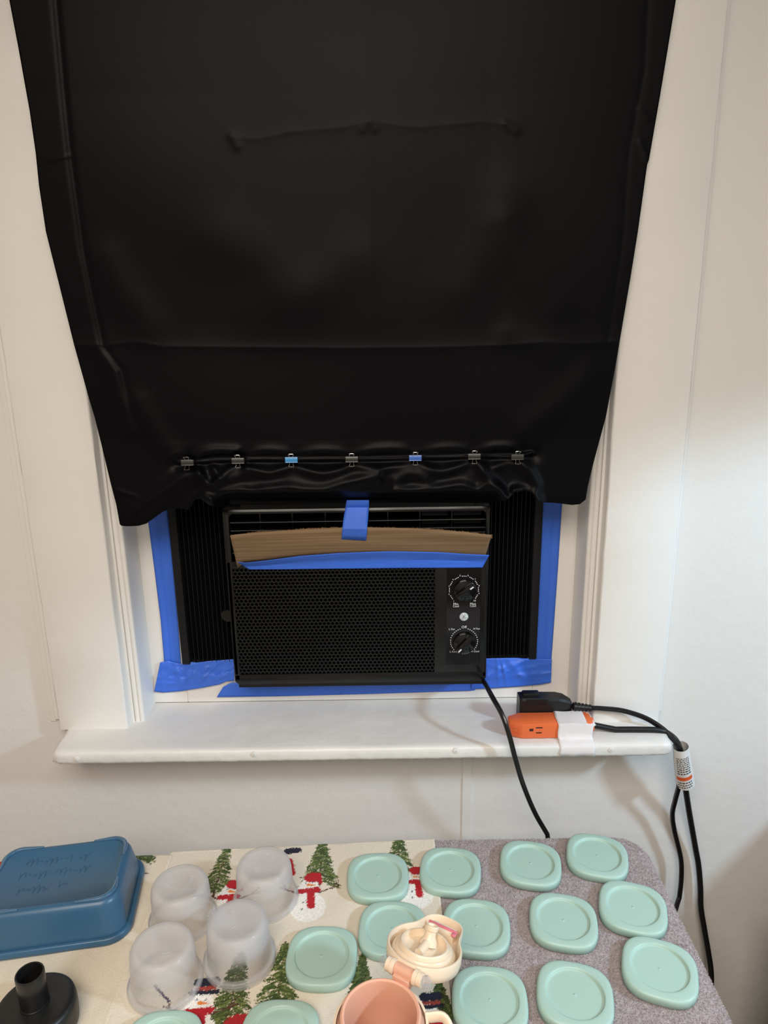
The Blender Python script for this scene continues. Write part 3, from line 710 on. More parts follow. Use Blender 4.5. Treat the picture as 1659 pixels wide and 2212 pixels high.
# perforated front: a lattice of hexagonal cells with round holes, one plate
px_, pz_ = .00660, .00572; V = []; F = []; row = 0
z = GZ0 + .0012
hexo = [(math.cos(PI / 6 + k * PI / 3), math.sin(PI / 6 + k * PI / 3)) for k in range(6)]
nh = 12
while z < GZ1 - .001:
    x = GX0 + .0025 + (row % 2) * px_ / 2
    while x < GX1 - .002:
        o0 = len(V)
        for k in range(nh):
            a = PI / 6 + 2 * PI * k / nh
            if k % 2 == 0: ox, oz = hexo[k // 2]
            else: ox = (hexo[k // 2][0] + hexo[(k // 2 + 1) % 6][0]) / 2; oz = (hexo[k // 2][1] + hexo[(k // 2 + 1) % 6][1]) / 2
            V.append((AX_(x + ox * px_ / math.sqrt(3)), .0012, Zl(z + oz * px_ / math.sqrt(3))))
        for rr_, yy in ((.00258, .0014), (.00238, .0019), (.00232, .0048)):
            for k in range(nh):
                a = PI / 6 + 2 * PI * k / nh; V.append((AX_(x + rr_ * math.cos(a)), yy, Zl(z + rr_ * math.sin(a))))
        for q in range(3):
            for k in range(nh):
                k2 = (k + 1) % nh; F.append((o0 + q * nh + k, o0 + q * nh + k2, o0 + (q + 1) * nh + k2, o0 + (q + 1) * nh + k))
        x += px_
    z += pz_; row += 1
link_mesh('perforated_grille', V, F, M['bezel'], ac)
b = MB(); b.box(AX_(GX0), AX_(GX1), .016, .020, Zl(GZ0), Zl(GZ1)); b.build('filter', M['inner'], ac)
zr = float(atY(740, 1337, .009)[2]); xa, xb = atY(625, 1338, .009)[0], atY(785, 1338, .009)[0]
b = MB(); b.box(AX_(xa), AX_(xb), .0085, .0105, Zl(zr - .0007), Zl(zr + .0007), .0003); b.box(AX_(xb + .012), AX_(xb + .075), .0085, .0105, Zl(zr + .0008), Zl(zr + .0022), .0003); b.build('filter_rib', M['vane'], ac)  # lighter bars stand in for a reflection line behind the grille
# control panel
p0, p1 = atY(965, 1232, -.001), atY(1038, 1437, -.001)
cp = MB(); cp.box(AX_(.0964), AX_(.1500), -.0009, .001, Zl(.9850), Zl(1.1520), .0006); cpo = cp.build('control_panel', M['gloss'], ac)
for nm, (kx, kz), ga, pm in (('temperature', (.1246, 1.1146), R(37), 1), ('mode', (.1250, 1.0248), R(47), -1)):
    kb = MB(); Mx = Matrix.Translation((AX_(kx), -.001, Zl(kz))) @ Matrix.Rotation(PI / 2, 4, 'X')
    kb.lathe([(.0176, 0), (.0176, .003), (.0171, .0046), (.0162, .0052), (.0001, .0054)], 48, Mx)
    Mg = Matrix.Translation((AX_(kx), -.001, Zl(kz))) @ Matrix.Rotation(-ga, 4, 'Y')
    kb.box(-.0160, .0160, -.0115, -.004, -.0058, .0058, .0014, 2, Mg)
    ko = kb.build('knob', M['gloss'], ac, True, 35)
    mk = MB(); mk.box(min(pm * .0085, pm * .0150), max(pm * .0085, pm * .0150), -.0119, -.0113, -.0011, .0011, .0002, 1, Mg); mk.build('pointer_mark', M['white'], ko)
def dial_dot(ax_, az_, m=M['white']):
    d_ = MB(); d_.lathe([(.00082, 0), (.0007, .0002), (.0001, .0002)], 10, Matrix.Translation((AX_(ax_), -.00095, Zl(az_))) @ Matrix.Rotation(PI / 2, 4, 'X')); return d_
s_ = .000722                                              # metres per photo pixel on the panel
def P2(zx, zy):                                           # from a close look at the panel (10 x) to panel x, z
    p = atY(930 + zx / 10.053, 1220 + zy / 10.055, -.001); return p[0], p[2]
dots1 = [(478, 738), (457, 708), (437, 676), (412, 586), (411, 550), (412, 513), (434, 438), (452, 406), (470, 373), (535, 314), (568, 294), (601, 275), (690, 248), (729, 247), (768, 249), (857, 271), (890, 290), (923, 311), (979, 361), (998, 391), (1016, 424), (1040, 501), (1041, 540), (1040, 576), (1016, 660), (998, 692), (979, 724)]
dots2 = [(640, 1399), (599, 1416), (559, 1440), (523, 1468), (492, 1501), (466, 1540), (446, 1584), (437, 1638), (436, 1682), (442, 1725), (456, 1767), (477, 1803), (504, 1839), (607, 1912), (652, 1927), (698, 1932), (744, 1931), (790, 1923), (834, 1908), (816, 1395), (858, 1411), (898, 1433), (934, 1460), (965, 1492), (990, 1530), (1009, 1574), (1020, 1628), (1021, 1672), (1015, 1715), (1001, 1757), (981, 1796), (955, 1832)]
for dl in (dots1, dots2):
    m_ = MB()
    for zx, zy in dl:
        x, z = P2(zx, zy); d_ = dial_dot(x, z); m_.add(d_.v, d_.f)
    m_.build('dial_dots', M['white'], cpo)
for body, zx, zy, sz in (('1', 505, 792, .0040), ('2', 402, 640, .0036), ('3', 402, 470, .0036), ('4', 488, 325, .0036), ('5', 640, 237, .0040), ('6', 816, 233, .0040), ('7', 970, 316, .0036), ('8', 1054, 458, .0036), ('9', 1052, 625, .0036), ('10', 956, 782, .0042),
                         ('Min', 550, 855, .0056), ('Cool', 552, 903, .0048), ('Max', 921, 850, .0056), ('Cool', 920, 897, .0048), ('Off', 728, 1356, .0062), ('L Fan', 462, 1400, .0044), ('H Fan', 1002, 1390, .0044), ('L Cool', 500, 1888, .0044), ('H Cool', 966, 1882, .0044)):
    x, z = P2(zx, zy); text_part(body, sz, AX_(x), Zl(z), -.00098, M['white'], cpo)
# round monogram badge
bx, bz = P2(725, 1128)
bd = MB(); Mb = Matrix.Translation((AX_(bx), -.0009, Zl(bz))) @ Matrix.Rotation(PI / 2, 4, 'X')
bd.lathe([(.0069, 0), (.0068, .0007), (.0064, .0010), (.0001, .0010)], 40, Mb); bdo = bd.build('badge', M['badge'], ac, True, 40)
mk = MB()
def stroke(pts, r=.00022):
    mk.tube([(AX_(bx) + x * .0067, -.00195, Zl(bz) + z * .0067) for x, z in spline(pts, 5)], r, 5)
for a0 in (20, 110, 200, 290):
    stroke([(.86 * math.cos(R(a)), .86 * math.sin(R(a))) for a in range(a0, a0 + 56, 8)], .00018)
    stroke([(.86 * math.cos(R(a0 + 55)), .86 * math.sin(R(a0 + 55))), (.74 * math.cos(R(a0 + 62)), .74 * math.sin(R(a0 + 62))), (.68 * math.cos(R(a0 + 52)), .68 * math.sin(R(a0 + 52)))], .00018)
stroke([(-.06, .36), (-.22, .46), (-.36, .34), (-.38, .12), (-.24, -.02), (-.10, .10), (-.04, .36), (-.08, -.10), (-.20, -.42), (-.38, -.40), (-.40, -.22), (-.22, -.10), (.02, .0)])
stroke([(.40, .30), (.28, .44), (.12, .36), (.12, .12), (.30, .06), (.12, .0), (.06, -.26), (.20, -.42), (.40, -.34), (.44, -.14), (.30, -.12)])
mk.build('monogram', M['ink'], bdo, True)
# accordion side panels
for sx, x0, x1 in ((-1, -.3445, -.2290), (1, .1450, .2535)):
    fr = (x0, x0 + .0135) if sx < 0 else (x1 - .0135, x1)
    b = MB(); b.box(AX_(fr[0]), AX_(fr[1]), .050, .068, Zl(.9672), Zl(1.262), .002); fo = b.build('side_panel_frame', M['matte'], ac)
    a0, a1 = (x0 + .0135, x1) if sx < 0 else (x0, x1 - .0135)
    npl = 14; V = []; F = []
    for k in range(npl * 2 + 1):
        x = a0 + (a1 - a0) * k / (npl * 2); y = .0555 if k % 2 == 0 else .0655
        V += [(AX_(x), y, Zl(.9695)), (AX_(x), y, Zl(1.262))]
    for k in range(npl * 2): F.append((2 * k, 2 * k + 2, 2 * k + 3, 2 * k + 1))
    link_mesh('accordion_panel', V, F, M['pleat'], ac)
    b = MB()
    for k in range(npl + 1):                              # thin ridge along each fold
        x = a0 + (a1 - a0) * k / npl; b.box(AX_(x - .0004), AX_(x + .0004), .0548, .0556, Zl(.9695), Zl(1.262))
    b.build('pleat_ridge', M['matte'], ac)
    b = MB(); b.box(AX_(a0), AX_(a1), .0588, .0660, Zl(.9618), Zl(.9715)); b.build('side_panel_channel', M['pleat'], ac)
p = atY(488, 1330, .035)
b = MB(); b.lathe([(.0001, .002), (.0095, .002), (.0105, .001), (.0105, -.002)], 32, Matrix.Translation((AX_(p[0] + .003), .035, Zl(p[2]))) @ Matrix.Rotation(PI / 2, 4, 'X')); b.build('side_tab', M['bezel'], ac, True)

# ------------------------------------------------------------------ tape, cardboard
def ribbon(name, top, bot, yt, yb, m, label, cat='tape', nu=50, nv=8, wr=0, th=.0004, seed=0, parent=None, bend=None):
    """a strip between two outlines seen in the photo, lying at depths yt (upper edge) and yb (lower edge)"""
    top = np.array(top, float); bot = np.array(bot, float)
    def along(A, t):
        d = np.r_[0, np.cumsum(np.hypot(*np.diff(A, axis=0).T))]; d /= d[-1]
        return np.stack([np.interp(t, d, A[:, 0]), np.interp(t, d, A[:, 1])], -1)
    r2 = np.random.default_rng(seed); wk = []
    for k in range(14):
        an = r2.choice([r2.normal(0, .35), r2.normal(1.45, .3)]); wk.append((math.cos(an), math.sin(an), r2.uniform(0, 2.2) * math.cos(an) + r2.uniform(0, 1) * math.sin(an), r2.uniform(.05, .16), r2.uniform(.3, 1)))
    V = []
    for j in range(nv):
        f = j / (nv - 1)
        for i in range(nu):
            t = i / (nu - 1); q = along(top, [t])[0] * (1 - f) + along(bot, [t])[0] * f
            y = (yt(t) if callable(yt) else yt) * (1 - f) + (yb(t) if callable(yb) else yb) * f
            if bend: y += bend(t, f)
            if wr:
                for (ca, sa, off, ww, am) in wk:
                    y -= wr * am * max(0, 1 - abs(ca * t * 2.2 + sa * f - off) / ww) * (.25 + .75 * math.sin(PI * min(1, .1 + f)))
            V.append(atY(q[0], q[1], y))
    F = grid_faces(nu, nv).tolist()
    o = link_mesh(name, V, [tuple(q[::-1]) for q in F], m, parent, True, angle=35)
    md = o.modifiers.new('thickness', 'SOLIDIFY'); md.thickness = th; md.offset = 0
    if label: setp(o, label, cat)
    return o
G = 'blue painter\'s tape strips'
TY = FY - .0016
def tag_t(o): o['group'] = G; return o
# vertical strips: across = top/bot reversed (left edge / right edge)
def vtape(L_, R_, label, seed):
    o = ribbon('tape_strip', L_, R_, TY, TY - .0010, M['tape'], label, nu=60, nv=9, seed=seed, bend=lambda t, f: .0012 * math.exp(-((f - .33) / .10) ** 2) * 1.2 - .0018 * math.exp(-((f - .20) / .09) ** 2))
    return tag_t(o)
vtape([(313, 1085), (322, 1140), (334, 1235), (347, 1340), (355, 1436), (357, 1450)], [(360, 1085), (365, 1140), (374, 1235), (384, 1340), (391, 1436), (392, 1450)], 'blue tape strip running up the left side of the window frame', 1)
vtape([(1215, 1075), (1212, 1120), (1205, 1230), (1200, 1300), (1193, 1400), (1189, 1450)], [(1169, 1075), (1168, 1120), (1163, 1230), (1160, 1300), (1156, 1400), (1154, 1450)], 'blue tape strip running up the right side of the window frame', 2)
tag_t(ribbon('tape_strip', [(346, 1431), (362, 1427), (380, 1432), (395, 1434), (410, 1429), (425, 1431), (460, 1427), (506, 1424)],
             [(333, 1494), (352, 1496), (390, 1493), (440, 1485), (475, 1478), (488, 1472), (506, 1470)], TY - .0022, TY - .0026, M['tape'], 'crumpled blue tape strip under the left accordion panel', nu=80, nv=18, wr=.0034, seed=3))
tag_t(ribbon('tape_strip', [(482, 1484), (500, 1474), (620, 1474), (800, 1474), (1026, 1470)], [(468, 1506), (600, 1504), (800, 1499), (1020, 1492), (1026, 1491)], TY - .0024, TY - .0024, M['tape'], 'long blue tape strip along the bottom under the air conditioner', nu=70, nv=6, wr=.0006, seed=4))
tag_t(ribbon('tape_strip', [(1018, 1424), (1060, 1422), (1110, 1421), (1154, 1423), (1192, 1424)], [(1018, 1489), (1060, 1487), (1120, 1483), (1170, 1478), (1190, 1474)], TY - .0030, TY - .0032, M['tape'], 'crumpled blue tape strip under the right accordion panel', nu=70, nv=18, wr=.0032, seed=9))
# cardboard deflector: bent strip leaning out from the front of the unit
ctop = [(497, 1157), (515, 1154), (560, 1150), (600, 1147), (650, 1143.5), (700, 1141), (740, 1140), (790, 1139.5), (850, 1140), (900, 1142), (950, 1145), (1000, 1149), (1062, 1156)]
cbot = [(513, 1226), (526, 1218), (565, 1214), (610, 1208), (655, 1203), (700, 1200), (740, 1198), (790, 1196), (850, 1196), (900, 1198), (950, 1199), (1000, 1203), (1047, 1206)]
cyt = lambda t: -.034 + .010 * (1 - (2 * t - 1) ** 2); cyb = lambda t: -.006 - .002 * (1 - (2 * t - 1) ** 2)
cb = thing('cardboard_flap', 'bent brown cardboard strip taped over the air conditioner vent', 'cardboard', (0, 0, 0))
ribbon('liner', ctop, cbot, cyt, cyb, M['card'], None, None, nu=70, nv=8, th=.0006, parent=cb)
ct2 = [(x + 2, y - 1.2 + 1.0 * math.sin(x * .21) - .6 * math.sin(x * .057)) for x, y in ctop]
V = []; n = 200                                           # torn upper edge with its flutes showing
A = np.array(ct2)
for i in range(n):
    t = i / (n - 1); x = A[0, 0] + (A[-1, 0] - A[0, 0]) * t; y = np.interp(x, A[:, 0], A[:, 1]); rg_ = random.uniform(-1.4, 1.0)
    tt = t; p = atY(x, y + rg_, cyt(tt) + .0030); q = atY(x, np.interp(x, [c[0] for c in ctop], [c[1] for c in ctop]) + .3, cyt(tt)); q2 = q + np.array([0, .0030, -.006])
    V += [q, p, q2]
F = []
for i in range(n - 1):
    F += [(3 * i, 3 * i + 3, 3 * i + 4, 3 * i + 1), (3 * i + 1, 3 * i + 4, 3 * i + 5, 3 * i + 2)]
link_mesh('torn_edge', V, F, mat('torn_cardboard_edge', srgb(112, 82, 54), .9, spec=.05), cb)
tag_t(ribbon('tape_strip', [(512, 1214), (530, 1216), (570, 1211.5), (650, 1201), (730, 1195), (800, 1192), (850, 1191), (950, 1193), (1010, 1197), (1057, 1199)],
             [(538, 1230), (600, 1230), (700, 1229), (800, 1228), (900, 1227), (1000, 1226.5), (1042, 1226)], lambda t: cyb(t) - .0080, lambda t: -.0016, M['tape'], 'blue tape strip holding the lower edge of the cardboard', nu=80, nv=13, wr=.0008, seed=5, bend=lambda t, f: .0052 * max(0, 1 - abs(f - .5) / .5)))
o = MB()
tv = [[(749, 1080.5), (797, 1080.5)], [(746, 1096), (797, 1096)], [(742, 1120), (795, 1121)], [(739.5, 1142), (793, 1143)], [(738.5, 1154), (792, 1156)], [(737.5, 1165), (791, 1168)]]
ty = [-.0185, -.0060, -.016, -.0262, -.0215, -.0175]
V = []
for (a, b_), y in zip(tv, ty):
    for k in range(10):
        t = k / 9; V.append(atY(a[0] + (b_[0] - a[0]) * t, a[1] + (b_[1] - a[1]) * t, y))
tt = link_mesh('tape_strip', V, [tuple(q[::-1]) for q in grid_faces(10, 6).tolist()], M['tape'], None, True, angle=25)
md = tt.modifiers.new('thickness', 'SOLIDIFY'); md.thickness = .0004; md.offset = 0
tag_t(setp(tt, 'short upright blue tape tying the cardboard to the top of the unit', 'tape'))

# ------------------------------------------------------------------ black satin curtain
Ledge = [(-260, -6), (0, 20), (100, 39), (240, 64), (330, 77), (400, 84), (500, 99), (600, 124), (745, 160), (860, 192), (900, 204), (960, 219), (1040, 238), (1090, 251), (1140, 260)]
Redge = [(-260, 1486), (0, 1460), (200, 1427), (345, 1402), (356, 1398), (500, 1378), (600, 1362), (735, 1339), (760, 1335), (800, 1328), (900, 1309), (1000, 1282), (1050, 1270), (1100, 1262)]
bot = [(240, 1128), (259, 1131), (263, 1136), (275, 1137), (300, 1136), (318, 1131), (335, 1120), (355, 1107), (375, 1098), (395, 1099), (412, 1102), (420, 1094), (426, 1082), (436, 1077), (447, 1080), (460, 1092), (475, 1096), (500, 1090), (600, 1091), (700, 1087), (800, 1086), (950, 1086), (1055, 1086), (1075, 1083), (1092, 1083), (1100, 1076), (1112, 1063), (1130, 1060), (1145, 1064), (1155, 1076), (1162, 1084), (1175, 1085), (1205, 1087), (1236, 1091), (1252, 1089), (1262, 1080), (1266, 1074)]
NU, NVv = 380, 470
u = np.linspace(0, 1, NU); v = np.linspace(0, 1, NVv) ** .8
def ip(A, y): A = np.array(A, float); return np.interp(y, A[:, 0], A[:, 1])
xb = 260 + u * (1263 - 260); yb_ = ip(bot, xb)
ytop = -260.
PY = ytop + v[:, None] * (yb_[None, :] - ytop)
LX, RX = ip(Ledge, PY), ip(Redge, PY)
PX = LX + u[None, :] * (RX - LX)
def pdist(poly):
    best = np.full(PX.shape, 1e9)
    for (x0, y0), (x1, y1) in zip(poly[:-1], poly[1:]):
        t = np.clip(((PX - x0) * (x1 - x0) + (PY - y0) * (y1 - y0)) / ((x1 - x0) ** 2 + (y1 - y0) ** 2), 0, 1)
        best = np.minimum(best, np.hypot(PX - x0 - t * (x1 - x0), PY - y0 - t * (y1 - y0)))
    return best
dsp = np.zeros(PX.shape)
def ridge(poly, wpx, amp):
    global dsp
    pts = spline(poly, 4); lo = np.array(poly).min(0) - 4 * wpx; hi = np.array(poly).max(0) + 4 * wpx
    d = pdist([tuple(p) for p in pts]); dsp += amp * np.exp(-(d / wpx) ** 2)
mm = .001
# slack: broad soft undulation of the cloth
low = 1.0 * (2.6 * np.sin(PX / 210 + PY / 330) * np.sin(PY / 260 - PX / 500 + 1) + 1.6 * np.sin(PX / 120 - PY / 190 + 2) * np.sin(PY / 140 + .7)) * mm
dsp += low * np.clip((PY - 80) / 500, .25, 1)
# package creases: shallow roof-like changes of slope
def crease(poly, wpx, amp):
    global dsp
    d = pdist(poly); dsp += amp * np.exp(-d / wpx)
HC = [(160, 746), (245, 745), (290, 738), (350, 748), (500, 750), (795, 752), (950, 750), (1100, 745), (1180, 739), (1250, 743), (1336, 738)]
crease(HC, 14, 1.5 * mm)
dsp += -3.0 * mm * np.minimum(np.abs(PX - 797) / 260, 1) * np.clip((PY + 100) / 300, 0, 1) * np.clip((900 - PY) / 200, 0, 1)
crease([(795, -200), (795, 270), (799, 500), (801, 745), (806, 900)], 12, .35 * mm)
crease([(500, 296), (560, 300), (620, 285), (740, 275), (800, 262), (900, 275), (1040, 262), (1112, 268)], 14, .55 * mm)
ridge([(500, 292), (513, 316)], 10, .8 * mm); ridge([(1092, 268), (1115, 284)], 10, .7 * mm); ridge([(784, 280), (797, 262), (810, 278)], 9, .6 * mm)
lf = [(112, -200), (120, 0), (140, 220), (152, 335), (180, 540), (222, 745), (262, 800), (285, 900), (320, 960)]
d = pdist(lf); side_ = np.where(PX < ip(np.array(lf)[:, ::-1].tolist(), PY), -1, 1)
dsp += mm * (np.where(side_ < 0, 1.6 * np.exp(-d / 70), -.2) * (1 - np.exp(-(d / 7) ** 2)) - 1.3 * np.exp(-(d / 8) ** 2)) * np.clip((950 - PY) / 150, 0, 1)
ridge([(110, 346), (152, 336)], 5, .5 * mm); ridge([(255, 1060), (290, 1072), (312, 1082)], 5, .8 * mm)
rf_ = [(1405, -100), (1392, 150), (1358, 330), (1345, 520), (1312, 738)]
crease(rf_, 9, -.7 * mm); ridge([(1382, 235), (1400, 258)], 8, .6 * mm); ridge([(1384, 305), (1398, 345)], 7, .7 * mm)
for pl, wd_, am in (([(1260, 820), (1200, 880), (1140, 930)], 34, 1.6), ([(640, 640), (560, 560), (480, 520)], 70, 1.4), ([(1010, 620), (1060, 520), (1090, 430)], 60, 1.2), ([(230, 560), (260, 620), (320, 700)], 40, 1.2),
                    ([(300, 870), (330, 930), (375, 980)], 26, 1.5), ([(1200, 765), (1150, 740), (1100, 722)], 34, 1.2), ([(240, 780), (258, 860), (280, 930)], 20, 1.0), ([(1200, 660), (1130, 560), (1090, 480)], 40, 1.0), ([(560, 680), (680, 620), (760, 560)], 60, 1.0)):
    ridge(pl, wd_, 1.7 * am * mm)
# gathered band: pinch groove through the clips with the fold swelling above and below
pin = [(385, 998), (430, 998), (470, 994), (515, 994), (570, 992), (630, 993), (700, 992), (760, 992), (830, 991), (897, 989), (960, 988), (1024, 986), (1075, 986), (1118, 985), (1150, 978)]
ridge(pin, 17, -7 * mm); ridge(pin, 4.6, 4.6 * mm)
for pl, wd_, am in (([(372, 992), (380, 985), (400, 990)], 6, 3), ([(425, 985), (450, 974), (485, 972), (512, 974)], 6, 4.0), ([(425, 990), (460, 982), (500, 981)], 5, 2.6),
                    ([(535, 985), (570, 976), (610, 978), (625, 984)], 7, 4.2), ([(645, 984), (690, 976), (730, 978), (752, 984)], 7, 4.2), ([(770, 982), (820, 972), (860, 972), (888, 980)], 7, 4.2), ([(905, 980), (960, 971), (1000, 973), (1016, 978)], 7, 4.2), ([(1032, 978), (1070, 967), (1100, 968), (1115, 975)], 7, 4.2), ([(1125, 984), (1145, 978), (1152, 968)], 6, 3.5),
                    # below the clips
                    ([(296, 1106), (330, 1078), (370, 1050), (400, 1030), (424, 1026)], 12, 7), ([(428, 1014), (436, 1032), (450, 1046), (462, 1045), (470, 1030), (462, 1012)], 6, 5), ([(478, 1034), (490, 1018), (512, 1004)], 6, 4.5),
                    ([(418, 1098), (424, 1084), (436, 1075), (450, 1080)], 7, 7), ([(462, 1082), (485, 1068), (520, 1060), (545, 1064), (580, 1058), (620, 1055), (660, 1060), (700, 1060), (745, 1046), (785, 1036), (815, 1030)], 9, 8.5),
                    ([(448, 1062), (470, 1045), (510, 1030), (530, 1020)], 9, 5), ([(535, 1008), (560, 1018), (582, 1022), (605, 1015), (625, 1006)], 7, 5), ([(645, 1008), (680, 1020), (705, 1022), (735, 1014), (752, 1006)], 7, 5), ([(770, 1004), (800, 1010), (825, 1012), (860, 1006), (888, 999)], 7, 5),
                    ([(907, 1000), (930, 1014), (955, 1019), (985, 1010), (1010, 998)], 7, 5), ([(856, 1038), (875, 1026), (895, 1024), (920, 1034)], 10, 6), ([(852, 1062), (900, 1060), (940, 1057), (985, 1050), (1005, 1052), (1030, 1060), (1050, 1052), (1075, 1058), (1092, 1076)], 8, 8),
                    ([(1034, 1000), (1052, 1026), (1075, 1052), (1092, 1076), (1102, 1078), (1112, 1060)], 8, 7), ([(1072, 1008), (1095, 998), (1110, 998)], 7, 4), ([(1128, 1000), (1146, 1022), (1158, 1046), (1158, 1066), (1163, 1084)], 8, 7), ([(1112, 1060), (1135, 1057), (1150, 1066), (1160, 1082)], 6, 4),
                    ([(640, 1040), (700, 1038), (730, 1030)], 16, 3.5), ([(1010, 1035), (1040, 1030)], 14, 3)):
    ridge(pl, wd_ * 1.6, am * .95 * mm)
# fine weave unevenness
dsp += rng.normal(size=PX.shape) * .00002
ssx = lambda a, b_, x: (lambda t: t * t * (3 - 2 * t))(np.clip((x - a) / (b_ - a), 0, 1))
inn = ssx(455, 500, PX) * ssx(1080, 1040, PX) * ssx(1058, 1085, PY)
yb0 = -.034 - .006 * np.clip((PY - 950) / 120, 0, 1) + .030 * inn      # hem stands off over the unit's front
# stays clear of the air conditioner and casing
Yv = np.minimum(yb0 - dsp, -.0255 + .0175 * inn)
dx = (PX - W / 2) / FPX; dy = (PY - H / 2) / FPX
RY = _F[None, None, :] + dx[..., None] * _r - dy[..., None] * _u
T = (Yv - CAM[1]) / RY[..., 1]
CV = CAM + T[..., None] * RY
cu = fast_mesh('blackout_curtain', CV.reshape(-1, 3), grid_faces(NU, NVv)[:, ::-1], M['curtain'])
setp(cu, 'black satin curtain covering the window, clipped up along its bottom', 'curtain')
md = cu.modifiers.new('thickness', 'SOLIDIFY'); md.thickness = .0007; md.offset = -1
ztop = float(CV[0, :, 2].min())
rod = thing('curtain_rod', 'thin black rod carrying the curtain above the window', 'curtain rod', (-.04, 0, ztop))
b = MB(); b.tube([(-.47, -.034, .004), (.47, -.034, .004)], .006, 14); b.build('rod', M['matte'], rod, True)
for sx in (-.462, .462):
    b = MB(); b.box(sx - .006, sx + .006, -.042, -.0205, -.006, .012, .002); b.build('bracket', M['matte'], rod)

# ------------------------------------------------------------------ binder clips
def clip(px, py, m, label, tilt):
    yv = float(np.interp(0, [0, 1], [-.0335, 0]))
    p = atY(px, py, -.0440); t = thing('binder_clip', label, 'clip', p, 0, 'binder clips along the curtain hem')
    t.scale = (.88, .88, .88); hw = .0099; pr = [(-.0010, -.0030), (-.0018, -.0016), (-.0020, 0), (-.0018, .0016), (-.0010, .0036), (.0100, .0008), (.0100, .0002), (.0100, -.0004)]
    V = []; F = []
    for x in (-hw, hw):
        V += [(x, y - .003, z * 1.15) for y, z in pr]
    n = len(pr)
    for k in range(n): F.append((k, (k + 1) % n, n + (k + 1) % n, n + k))
    F += [tuple(range(n - 1, -1, -1)), tuple(range(n, 2 * n))]
    link_mesh('clip_body', V, [q[::-1] for q in F], m, t, True, angle=35)
    b = MB()                                              # rolled eyes that hold the handles
    for z in (-.0037, .0043): b.tube([(-hw, -.0038, z), (hw, -.0038, z)], .0007, 8)
    b.build('rolled_edge', m, t, True)
    for sz, z0, tl in ((1, .0045, -.2 + tilt), (-1, -.0040, .1 + tilt)):
        h_ = []
        for x, l in ((-.0032, 0), (-.0028, .0026), (-.0040, .0052), (-.0040, .0061), (-.002, .0066), (.002, .0066), (.0040, .0061), (.0040, .0052), (.0028, .0026), (.0032, 0)):
            h_.append((x, -.0042 - l * math.sin(abs(tl)) - l * .5, z0 + sz * l * .9))
        b = MB(); b.tube(spline(h_, 4), .00040, 7); b.build('wire_handle', M['chrome'], t, True)
ci = [(406, 999, 'clip_black', 'leftmost black binder clip, tilted so its back shines'), (515, 995, 'clip_black', 'black binder clip between the leftmost clip and the sky blue clip'), (630, 993, 'clip_sky', 'sky blue binder clip on the curtain'), (760, 992, 'clip_black', 'black binder clip midway between the two blue clips'),
      (897, 989, 'clip_blue', 'royal blue binder clip on the curtain'), (1024, 986, 'clip_black', 'black binder clip just right of the royal blue clip'), (1117, 987, 'clip_black', 'rightmost black binder clip, half sunk in the folds')]
for k, (px, py, mk_, lb) in enumerate(ci): clip(px, py, M[mk_], lb, (.5, .1, .15, .1, .05, .05, .3)[k])

# ------------------------------------------------------------------ cords on the sill
def path3(pts): return spline([atY(px, py, y) for px, py, y in pts], 6)
pc = thing('power_cord', 'black flat power cord from the unit\'s bottom corner to the black plug on the sill', 'power cord', (0, 0, 0))
drop = path3([(1043, 1470, .012), (1050, 1482, -.012), (1064, 1508, -.055), (1085, 1546, -.085), (1100, 1590, -.100), (1113, 1640, -.1015), (1130, 1696, -.096), (1155, 1756, -.086), (1182, 1803, -.076)])
end = drop[-1]
hid = spline([end, end + np.array([.012, .006, -.06]), end + np.array([.06, .02, -.18]), end + np.array([.12, .02, -.26]), end + np.array([.19, .02, -.21])], 6)
up = path3([(1467, 1940, -.022), (1471, 1900, -.020), (1470, 1855, -.020), (1456, 1795, -.024), (1452, 1760, -.030), (1458, 1730, -.042), (1466, 1700, -.054)])
seg2 = path3([(1466, 1700, -.054), (1472, 1650, -.064), (1468, 1618, -.068), (1452, 1596, -.060), (1428, 1573, -.048), (1392, 1551, -.036), (1345, 1536, -.030), (1300, 1531, -.028), (1276, 1530, -.028)])
link_up = spline([hid[-1], (hid[-1] + up[0]) / 2 + np.array([.01, 0, -.02]), up[0]], 6)
full = drop + hid[1:] + link_up[1:] + up[1:] + seg2[1:]
full = [np.array([p[0], min(p[1], -.0050) if p[2] < .94 and p[0] > .12 else p[1], p[2]]) for p in full]
b = MB(); b.tube(full, .0043, 12, .8); b.build('cable', M['cable'], pc, True)
b = MB(); sh = []                                         # second conductor ridge of the flat cable
b.tube([p + np.array([.0006, -.0020, .0030]) for p in full], .0028, 8); b.build('cable_ridge', M['cable'], pc, True)
# strain relief
b = MB(); r0 = atY(1238, 1526, -.028); r1 = atY(1279, 1530, -.028); r0, r1 = Vector(r0), Vector(r1)
pts = []; rad_ = []
for k in range(22):
    t = k / 21; pts.append(r0.lerp(r1, t)); rad_.append((.0078 - .0022 * t) * (1 if (k // 2) % 2 else .82))
b.tube(pts, rad_, 14); b.build('strain_relief', M['plug'], pc, True, 60)
